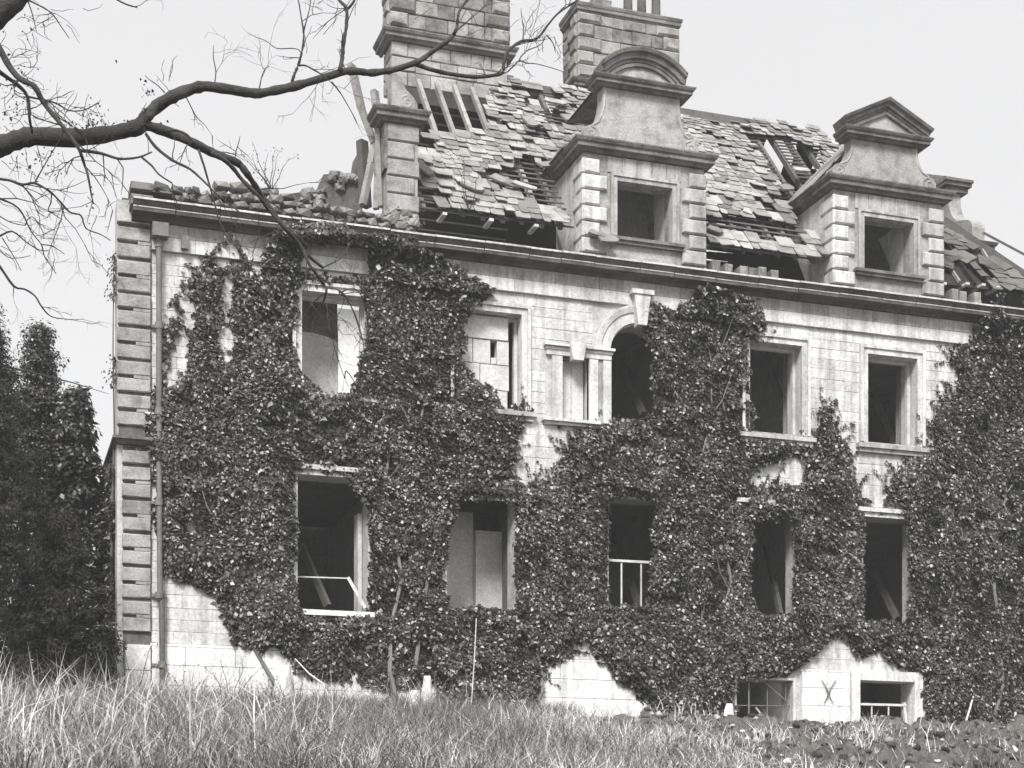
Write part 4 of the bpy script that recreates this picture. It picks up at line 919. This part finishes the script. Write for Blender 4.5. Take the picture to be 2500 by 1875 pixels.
limb([(338,305),(371,310),(422,327),(473,350),(515,371),(550,385),(582,399),(600,420),(616,443),(632,468),(650,494),(690,550),(738,608),(765,635),(789,654)], 13, 3.5, (0, 1.0), n=8)
limb([(515,373),(544,388),(570,412),(591,439),(633,481),(658,515),(696,557),(734,599),(755,646),(772,668),(790,695),(797,703),(795,720),(788,740)], 6, 2.6, (.2, .9))
limb([(355,325),(380,359),(422,392),(464,413),(498,443),(530,475),(560,498),(595,526)], 4, 1.4)
limb([(485,366),(498,405),(508,440),(515,464),(526,505),(536,540),(550,570),(561,592)], 3, 1.5)
limb([(410,320),(430,318),(456,329),(473,350)], 3, 3)
limb([(830,172),(836,140),(838,105),(843,80),(846,59),(846,21),(831,4),(812,-20)], 6.5, 3.5, (.6, .8)); limb([(846,24),(861,8),(874,-18)], 3.8, 2.6, (.75, .8)); limb([(846,59),(862,20),(868,10)], 1.2, .8)
limb([(713,200),(720,178),(728,160),(736,131),(741,100),(741,76),(735,40),(728,0),(715,-20)], 4.2, 1.2, (.5, .7)); limb([(741,78),(747,55),(755,25),(760,-10)], 1.8, 1); limb([(728,160),(745,160),(765,170),(789,184)], 2.4, 1.6); limb([(736,131),(728,121),(710,118),(675,118),(650,100),(624,91)], 1.4, .8)
for L_ in ([(633,218),(636,200),(641,181),(648,168),(657,162)], [(523,210),(527,177),(521,139),(521,110)], [(402,226),(385,208),(367,196),(354,184)], [(1277,100),(1278,68),(1274,45),(1272,20)], [(1239,176),(1255,160),(1268,148),(1285,154),(1310,156),(1348,166),(1378,176)], [(1268,148),(1272,138),(1290,122),(1319,110),(1335,85)], [(1335,86),(1350,105),(1356,128)], [(810,200),(830,225),(845,250),(862,280),(872,300)],
           [(789,654),(805,645),(823,637),(845,620),(861,610)], [(845,622),(850,600),(862,585)], [(797,703),(815,705),(835,713),(850,735),(866,765),(880,805),(887,840),(890,875)], [(827,712),(845,725),(862,760),(876,800),(884,830)], [(788,740),(800,755),(808,790),(812,830),(820,860),(840,920),(852,945)], [(828,716),(850,706),(866,706),(880,718),(893,750)], [(845,680),(880,700),(905,730),(927,765),(950,790),(985,800),(1010,810),(1035,808)], [(927,765),(945,790),(955,820),(985,845),(1010,860),(1030,885),(1055,900)], [(893,750),(898,770),(897,800)], [(900,722),(925,714),(950,716),(965,705)], [(842,922),(846,905),(870,940),(885,965),(888,1000)], [(888,870),(880,905),(876,945)]):
    limb(L_, 2.0, .8, (.8, 1.0), 'branch', n=5)
limb([(-25,80),(0,122),(25,165),(51,194),(84,211),(105,249),(139,291),(169,329),(194,367),(207,405),(215,430),(222,470),(228,498)], 8.5, 1.5, (-1.2, -1.0))
limb([(-20,160),(0,177),(42,207),(67,236),(72,287),(76,310),(79,325)], 5.5, 2.5, (-.8, -.5)); limb([(67,236),(110,245),(139,253),(169,270),(207,268),(240,250)], 2.6, 1, (-.8, -.6))
limb([(194,367),(240,373),(270,382),(295,388),(338,384),(371,371)], 4, 1.8, (-1.0, -.8)); limb([(346,384),(371,405),(388,426),(420,447)], 3, 1.6)
limb([(80,-60),(45,-15),(10,18),(-25,60)], 26, 24, (-1, -1), n=9); limb([(260,-18),(287,0),(312,12),(335,18)], 2.2, 1.8)
limb([(50,-5),(72,2),(110,21),(131,38),(148,63),(169,93)], 2.6, .9); limb([(68,2),(80,38),(89,76)], 1.8, .9)
limb([(-25,430),(0,437),(25,441),(55,451),(84,447),(122,468),(148,494),(169,517),(185,522),(198,527),(207,553),(219,563),(245,572),(270,587)], 3.6, 1.1, (-.6, -.3)); limb([(52,450),(72,472),(94,496)], 2, 1); limb([(126,472),(124,495),(118,513),(135,525),(152,537)], 1.9, .9)
limb([(-25,470),(0,485),(34,500),(55,522),(76,565),(101,597),(108,625),(125,650),(137,668)], 2.7, .8, (-.4, -.2)); limb([(101,597),(125,600),(140,608),(157,620)], 1.6, .8); limb([(-10,522),(20,540),(45,548),(62,550)], 1.5, 1)
limb([(-25,585),(0,576),(30,565),(63,590),(95,610),(118,612)], 2.8, 1); limb([(0,610),(20,628),(45,630),(75,624)], 1.2, .7); limb([(5,580),(30,620),(52,660)], 1.4, .7); limb([(62,550),(68,535),(80,530),(97,550)], 1.4, .9)
limb([(-20,630),(0,651),(34,699),(60,706),(85,722),(101,748),(118,768),(135,776),(153,778)], 3.4, 1.1); limb([(34,699),(32,725)], 1.2, .7)
for px, py, dd, r0 in ((-25, 80, -1.2, 8.5), (-20, 160, -.8, 5.5), (-25, 60, -1, 24), (-25, 430, -.6, 3.6), (-25, 470, -.4, 2.7), (-10, 522, 0, 1.5), (-25, 585, 0, 2.8), (0, 610, 0, 1.2), (-20, 630, 0, 3.4)): join(px, py, dd, r0/PXM)
MB().tube([T(80, -60, -1), T(130, -140, -.9), T(150, -260, -.8), T(210, -380, -.6)], [26/PXM, 20/PXM, 12/PXM, 3/PXM], 8).build('limb', M_BARK, bare, smooth=True)
MB().tube([T(150, -260, -.8), T(180, -120, -.5), T(230, -50, -.1), T(260, -18, 0)], [8/PXM, 5/PXM, 3/PXM, 2.2/PXM], 6).build('limb', M_BARK, bare, smooth=True)
MB().tube([T(80, -60, -1), T(70, -30, -.6), T(50, -5, 0)], [6/PXM, 4/PXM, 2.6/PXM], 6).build('limb', M_BARK, bare, smooth=True)
# random twiglets and last buds
tw = MB(); r_ = random.Random(5)
for cx, cy, n, ang in ((40,150,22,-.5), (60,260,16,.2), (150,300,14,-1.4), (400,220,6,-1.2), (60,380,14,1.2), (1110,60,8,-1.2), (60,560,10,1.0), (230,480,6,1.3), (110,40,10,.9), (870,800,14,1.1), (930,760,12,.8), (740,70,6,-1.5), (1290,100,6,-1.2)):
    for _ in range(n):
        x, y = cx+r_.gauss(0, 45), cy+r_.gauss(0, 35); a = ang+r_.gauss(0, .6); P = [T(x, y, .3)]
        for k in range(4): x += 14*math.cos(a); y += 14*math.sin(a); a += r_.gauss(0, .4); P.append(T(x, y, .3))
        tw.tube(P, [1.0/PXM, .9/PXM, .8/PXM, .7/PXM, .4/PXM], 4)
def twig(p, d, ln, rad, depth):
    P = [p.copy()]; d = d.normalized()
    for k in range(4):
        d = (d+Vector((r_.gauss(0, .22), r_.gauss(0, .22), r_.gauss(0, .22)-.03))).normalized(); p = p+d*ln/4; P.append(p.copy())
        if depth and r_.random() < .55: twig(p, d+Vector((r_.gauss(0, .7), r_.gauss(0, .3), r_.gauss(0, .7))), ln*r_.uniform(.35, .6), rad*.7, depth-1)
    tw.tube(P, [rad, rad*.85, rad*.7, rad*.55, rad*.3], 4)
for Q, rad in GROWN:
    big = max(rad) > .03
    for i in range(3, len(Q)):
        if r_.random() < (.05 if big else .20):
            d = (Q[i]-Q[i-1]).normalized()+Vector((r_.gauss(0, .9), r_.gauss(0, .5), r_.gauss(0, .9)+(.5 if big else -.1)))
            twig(Q[i], d, r_.uniform(.18, .55), min(rad[i]*.6, .006), 2)
tw.build('twigs', M_BARK, bare, kind='stuff')
bd = np.array([T(r_.gauss(cx, sx), r_.gauss(cy, sy), .2) for cx, cy, sx, sy, n in ((30,220,28,60,90), (60,70,40,40,20), (205,275,45,40,26), (365,225,14,16,26), (330,300,45,8,30), (90,385,40,25,36), (230,300,20,10,40), (225,500,6,40,16)) for _ in range(n)])
leaf_mesh('last_leaves', bd, RNG.normal(0, 1, (len(bd), 3))+np.array([0, -.3, 0]), RNG.uniform(.012, .034, len(bd)), M_YEW, bare, seed=6)
# seedlings rooted in the wall heads
def sapling(p, h, label, n, seed, name='sapling', cat='sapling', group=None):
    t = thing(name, label, cat, p, group); r = random.Random(seed); p = Vector(p); mb = MB(); tips = []
    for i in range(n):
        a = r.uniform(-.5, .5); b = r.uniform(-.3, .3); q = p.copy(); P = [q.copy()]
        for k in range(5): q = q+Vector((math.sin(a), b*.5, math.cos(a)))*h/5*r.uniform(.7, 1.1); a += r.gauss(0, .25); P.append(q.copy()); tips.append(q.copy())
        mb.tube(P, [.014, .012, .009, .007, .005, .003], 5)
    mb.build('stem', M_BARK, t)
    P = np.array([tuple(x) for x in tips for _ in range(3)])+np.random.default_rng(seed).normal(0, .05, (len(tips)*3, 3))
    leaf_mesh('leaves', P, np.random.default_rng(seed).normal(0, 1, P.shape)+np.array([0, -.5, .4]), np.random.default_rng(seed+1).uniform(.025, .05, len(P)), M_YEW, t, seed=seed)
sapling(tuple(at(665, 482, .05)), 1.2, 'twiggy seedling growing from the broken wall head at left', 8, 3)
sapling(tuple(at(1145, 515, -.05)), 1.3, 'thin sapling standing against the lower edge of the slates', 3, 4)

# ------------------------------------------------------------------ grass, weeds, bank
def blades(name, X, Y, H, Wd, lean, mat_, seed, props):
    r = np.random.default_rng(seed); n = len(X); Z = ground_z(X, Y)-.03; a = r.uniform(0, 2*math.pi, n); lx, ly = np.cos(a)*lean*H, np.sin(a)*lean*H
    b = r.uniform(0, math.pi, n)*.6-.9+TH; wx, wy = np.cos(b)*Wd, np.sin(b)*Wd; curve = r.uniform(.2, .45, n)
    def pt(f, w_): k = f*f*(.6+curve)/(.6+curve); return np.stack([X+lx*k+w_*wx, Y+ly*k+w_*wy, Z+H*f*(1-.25*lean*f)], 1)
    V = np.stack([pt(0, -.5), pt(0, .5), pt(.55, -.42), pt(.55, .42), pt(1, 0)], 1).reshape(-1, 3); i = np.arange(n)*5
    return np_mesh(name, V, quads=np.stack([i, i+1, i+3, i+2], 1), tris=np.stack([i+2, i+3, i+4], 1), mat=mat_, props=props)
r = RNG
def tufts(n, per, y0, y1, spread):
    Yc = y0+(y1-y0)*r.random(n)**.8; Xc = (Yc+DIST)*r.uniform(-.13, .80, n)
    k = r.random(n) < np.clip((N1(Xc*.7, Yc*.7)*.6+N2(Xc*2, Yc*2)*.5-.18)*1.7, .04, 1); Xc, Yc = Xc[k], Yc[k]
    X = np.repeat(Xc, per)+r.normal(0, spread, len(Xc)*per); Y = np.minimum(np.repeat(Yc, per)+r.normal(0, spread, len(Xc)*per), -.5)
    return X, Y, np.repeat(r.uniform(.35, 1.5, len(Xc)), per)
X, Y, hh = tufts(11000, 22, -.8, -17.5, .10)
s = sm(9.0, 13.0, X-Y*.1); bank = s*np.where(N2(X*.9, Y*.9+3) > .66, .3, 1)
k = r.random(len(X)) < 1-bank*np.where(N1(X*1.3+5, Y*1.3) > .56, .25, .93); X, Y, hh, s, bank = X[k], Y[k], hh[k], s[k], bank[k]
H = hh*(.55+.75*N1(X*.45+7, Y*.45))*(.14+.42*r.random(len(X))**1.5)*(1.25-.5*sm(3, 8, X)-.38*s)*np.where(-Y < 6, .3+.7*sm(1, 6, -Y), 1)
blades('grass', X, Y, H, r.uniform(.004, .014, len(X))*(1+.8*(r.random(len(X)) < .1)), r.uniform(.2, 1.0, len(X))+1.3*(r.random(len(X)) < .35)*r.random(len(X)), M_GRASS, 51, {'kind': 'stuff', 'label': 'long dry winter grass covering the slope before the house', 'category': 'grass'})
n = 56000; Y = -.9-16*r.random(n)**.8; X = (Y+DIST)*r.uniform(-.13, .80, n)
s = sm(9.0, 13.0, X-Y*.1); k = (r.random(n) < 1-.9*s) & (r.random(n) < .25+.9*N2(X*1.6, Y*1.6)); X, Y, s = X[k], Y[k], s[k]
cx, cy = [], []                                                                  # pale tussocks left standing on the bank
for px, py, Yc, q, sp_ in ((1290, 1830, -7, 260, .35), (1360, 1840, -8, 320, .4), (1440, 1820, -6.5, 220, .4), (1500, 1860, -11, 240, .45), (1580, 1870, -12, 160, .35), (1670, 1850, -9, 90, .2), (1760, 1860, -10, 140, .25), (1880, 1850, -9, 110, .2), (2060, 1850, -9, 340, .28), (2110, 1820, -6, 220, .25), (2150, 1790, -3, 120, .3), (2300, 1790, -3, 90, .3), (2230, 1860, -11, 90, .3), (2420, 1850, -9, 110, .3), (1700, 1780, -2.2, 120, .5), (1420, 1785, -2.5, 160, .6)):
    p = at(px, py, Yc); cx.append(r.normal(p.x, sp_, q)); cy.append(r.normal(Yc, sp_*1.3, q))
cx, cy = np.concatenate(cx), np.minimum(np.concatenate(cy), -.6); X = np.concatenate([X, cx]); Y = np.concatenate([Y, cy]); tus = np.concatenate([np.zeros(len(s)), np.ones(len(cx))])
H = np.where(tus > 0, r.uniform(.15, .62, len(X)), (.15+.45*r.random(len(X))**1.5)*(1.15-.5*sm(3, 8, X))*(.35+.65*sm(1, 6, -Y)))
blades('straw', X, Y, H, r.uniform(.007, .02, len(X)), r.uniform(.15, .9, len(X))+1.4*(r.random(len(X)) < .3)*r.random(len(X)), M_STRAW, 56, {'kind': 'stuff', 'label': 'bleached straw in tangled tussocks on the slope and the bank', 'category': 'grass'})
X, Y, hh = tufts(6000, 14, -.8, -16, .16)
s = sm(9.0, 13.0, X-Y*.1); k = r.random(len(X)) < 1-.93*s; X, Y, hh, s = X[k], Y[k], hh[k], s[k]
blades('dead_grass', X, Y, hh*(.2+.4*r.random(len(X)))*(1.2-.6*s), r.uniform(.006, .013, len(X)), r.uniform(.3, 1.3, len(X)), M_STEM, 54, {'kind': 'stuff', 'label': 'darker dead stems tangled through the pale grass', 'category': 'grass'})
n = 1300; Y = -3.0-13*r.random(n); d = Y+DIST; X = d*(-.02+.42*r.random(n)**1.8)
blades('stalks', X, Y, r.uniform(.5, 1.3, n)*np.where(X < 4.5, 1.1, .6), r.uniform(.008, .02, n), r.uniform(.1, 1.1, n), M_STALK, 52, {'kind': 'stuff', 'label': 'taller bleached stalks rising above the grass', 'category': 'weeds'})
WEED = ['dead branching weed before the dark yew, second from the left edge', 'tallest dead weed, right in front of the corner quoins', 'dead weed just left of the corner quoins', 'dead weed at the foot of the low dark bush', 'dead weed in front of the drain pipe foot', 'dead weed before the white plinth under the ivy', 'dead weed nearest the left edge of the picture', 'shortest dead weed, under the left ground-floor window']
for i, (px, py, hgt) in enumerate(((185, 1690, 1.3), (330, 1700, 1.5), (255, 1720, 1.1), (120, 1740, 1.2), (450, 1730, 1.0), (560, 1740, 1.1), (60, 1760, 1.0), (690, 1760, .9))):
    Yw = -2.6-.9*(i % 4); X_ = at(px, py, Yw).x; sapling((X_, Yw, float(ground_z(X_, Yw))), hgt, WEED[i], 4, 100+i, 'dead_weed', 'weed', 'dead weeds in the grass')
n = 420; X = 3.2+7.5*r.random(n); Y = -1.3-2.6*r.random(n)
blades('tall_stalks', X, Y, r.uniform(.45, 1.15, n), r.uniform(.007, .012, n), r.uniform(.1, .8, n), M_GRASS, 57, {'kind': 'stuff', 'label': 'sparse tall dry stalks standing against the foot of the wall', 'category': 'weeds'})
# dark brambly stems against the plinth
n = 9000; X = r.uniform(3.2, 12.5, n); Y = -.25-r.random(n)*1.6
blades('weeds', X, Y, r.uniform(.12, .5, n), r.uniform(.006, .012, n), r.uniform(.2, .9, n), M_STEM, 53, {'kind': 'stuff', 'label': 'brown weed stems thick along the foot of the wall', 'category': 'weeds'})
# clods of the dug bank
def clods(name, n, seed, xr_, yr_, size, mat_, props):
    r = np.random.default_rng(seed); V = []; Q = []; ico = [(0,0,1),(.89,0,.45),(.28,.85,.45),(-.72,.53,.45),(-.72,-.53,.45),(.28,-.85,.45),(.72,.53,-.45),(-.28,.85,-.45),(-.89,0,-.45),(-.28,-.85,-.45),(.72,-.53,-.45),(0,0,-1)]
    fc = [(0,1,2),(0,2,3),(0,3,4),(0,4,5),(0,5,1),(1,6,2),(2,7,3),(3,8,4),(4,9,5),(5,10,1),(6,7,2),(7,8,3),(8,9,4),(9,10,5),(10,6,1),(11,7,6),(11,8,7),(11,9,8),(11,10,9),(11,6,10)]
    ico = np.array(ico); fc = np.array(fc); X = r.uniform(*xr_, n); Y = -r.uniform(*yr_, n); Z = ground_z(X, Y)
    for i in range(n):
        s_ = size[0]+(size[1]-size[0])*r.random()**3; v = ico*(1+r.normal(0, .30, (12, 1)))*s_*np.array([1.15, 1, .75]); a = r.uniform(0, 6.28); c_, q_ = math.cos(a), math.sin(a)
        v = v@np.array([[c_, q_, 0], [-q_, c_, 0], [0, 0, 1]]); V.append(v+np.array([X[i], Y[i], Z[i]+s_*.1])); Q.append(fc+12*i)
    return np_mesh(name, np.concatenate(V), tris=np.concatenate(Q), mat=mat_, props=props)
clods('earth_clods', 12000, 61, (9.5, 27), (1.3, 15), (.010, .095), M_CLOD, {'kind': 'stuff', 'label': 'dark broken clods of the dug earth bank', 'category': 'earth'})
clods('stone_chips', 500, 62, (9.5, 27), (1.2, 15), (.012, .07), M_WHITE, {'kind': 'stuff', 'label': 'pale stone chips scattered over the earth bank', 'category': 'rubble'})
# pale blocks standing at the foot of the wall
def pale_block(px, py0, py1, wpx, Y, label):
    p, q = at(px, py1, Y), at(px, py0, Y); wd = wpx/110; gz = float(ground_z(p.x, Y))-.1; h = q.z-gz
    m = MB(); nseg = 5; V = []
    for k in range(nseg):
        f = k/(nseg-1); w_ = wd*(1-.55*f**1.5)*.5; 
        for j in range(8): a = 2*math.pi*j/8; V.append((p.x+w_*math.cos(a)*random.uniform(.85, 1.1)+.1*wd*f, Y+w_*.7*math.sin(a)*random.uniform(.85, 1.1), gz+h*f))
    m.add(V, [(k*8+j, k*8+(j+1) % 8, (k+1)*8+(j+1) % 8, (k+1)*8+j) for k in range(nseg-1) for j in range(8)]+[tuple((nseg-1)*8+j for j in range(8))])
    return m.build('fallen_stone', M_WHITE, None, label=label, category='stone', group='pale fallen stones along the wall foot')
pale_block(1778, 1718, 1790, 38, -.6, 'pale fallen stone left of the barred basement window')
pale_block(1040, 1650, 1760, 34, -1.6, 'taller pointed white stone in the grass under the second window')
pale_block(1010, 1685, 1760, 46, -1.9, 'lower white stone in the grass beside the pointed one')
pale_block(2478, 1738, 1790, 16, -.7, 'narrow white stone near the right edge at the wall foot')
pale_block(690, 1625, 1740, 62, -1.2, 'broad white slab in the grass under the left window')
def stake(p, q, r_, name, label, cat, m=M_STALK): MB().tube([p, p.lerp(q, .5)+Vector((.01, 0, .01)), q], [r_, r_*.95, r_*.8], 6).build(name, m, None, label=label, category=cat)
stake(at(2356, 1768, -.5), at(2378, 1694, -.3), .026, 'stake', 'pale wooden stake leaning in the ivy at right', 'stake', M_PAINT)
p, q = at(818, 1745, -2.2), at(720, 1608, -1.5); MB().tube([p, at(790, 1670, -1.9), at(755, 1645, -1.7), q], [.022, .02, .017, .012], 6).build('bramble_cane', M_STALK, None, label='bent pale dead cane arching over the grass near the left window', category='cane')
stake(at(1150, 1730, -1.5), at(1163, 1510, -.8), .014, 'bramble_cane', 'thin upright dead cane before the second ground-floor window', 'cane')

# ------------------------------------------------------------------ thin air volume added to lift the dark tones
hm = bpy.data.materials.new('dark_lift_volume'); hm.use_nodes = True; t = hm.node_tree; t.nodes.remove(t.nodes['Principled BSDF'])
pv = t.nodes.new('ShaderNodeVolumePrincipled'); pv.inputs['Color'].default_value = (.97, .97, .97, 1); pv.inputs['Density'].default_value = .0011; pv.inputs['Anisotropy'].default_value = .2
t.links.new(pv.outputs[0], t.nodes['Material Output'].inputs['Volume'])
zlo = float(V_GROUND_MIN)-1
hz = MB().box(-405, 435, -605, 905, zlo, 25.5).build('dark_lift_box', hm, None, kind='stuff')
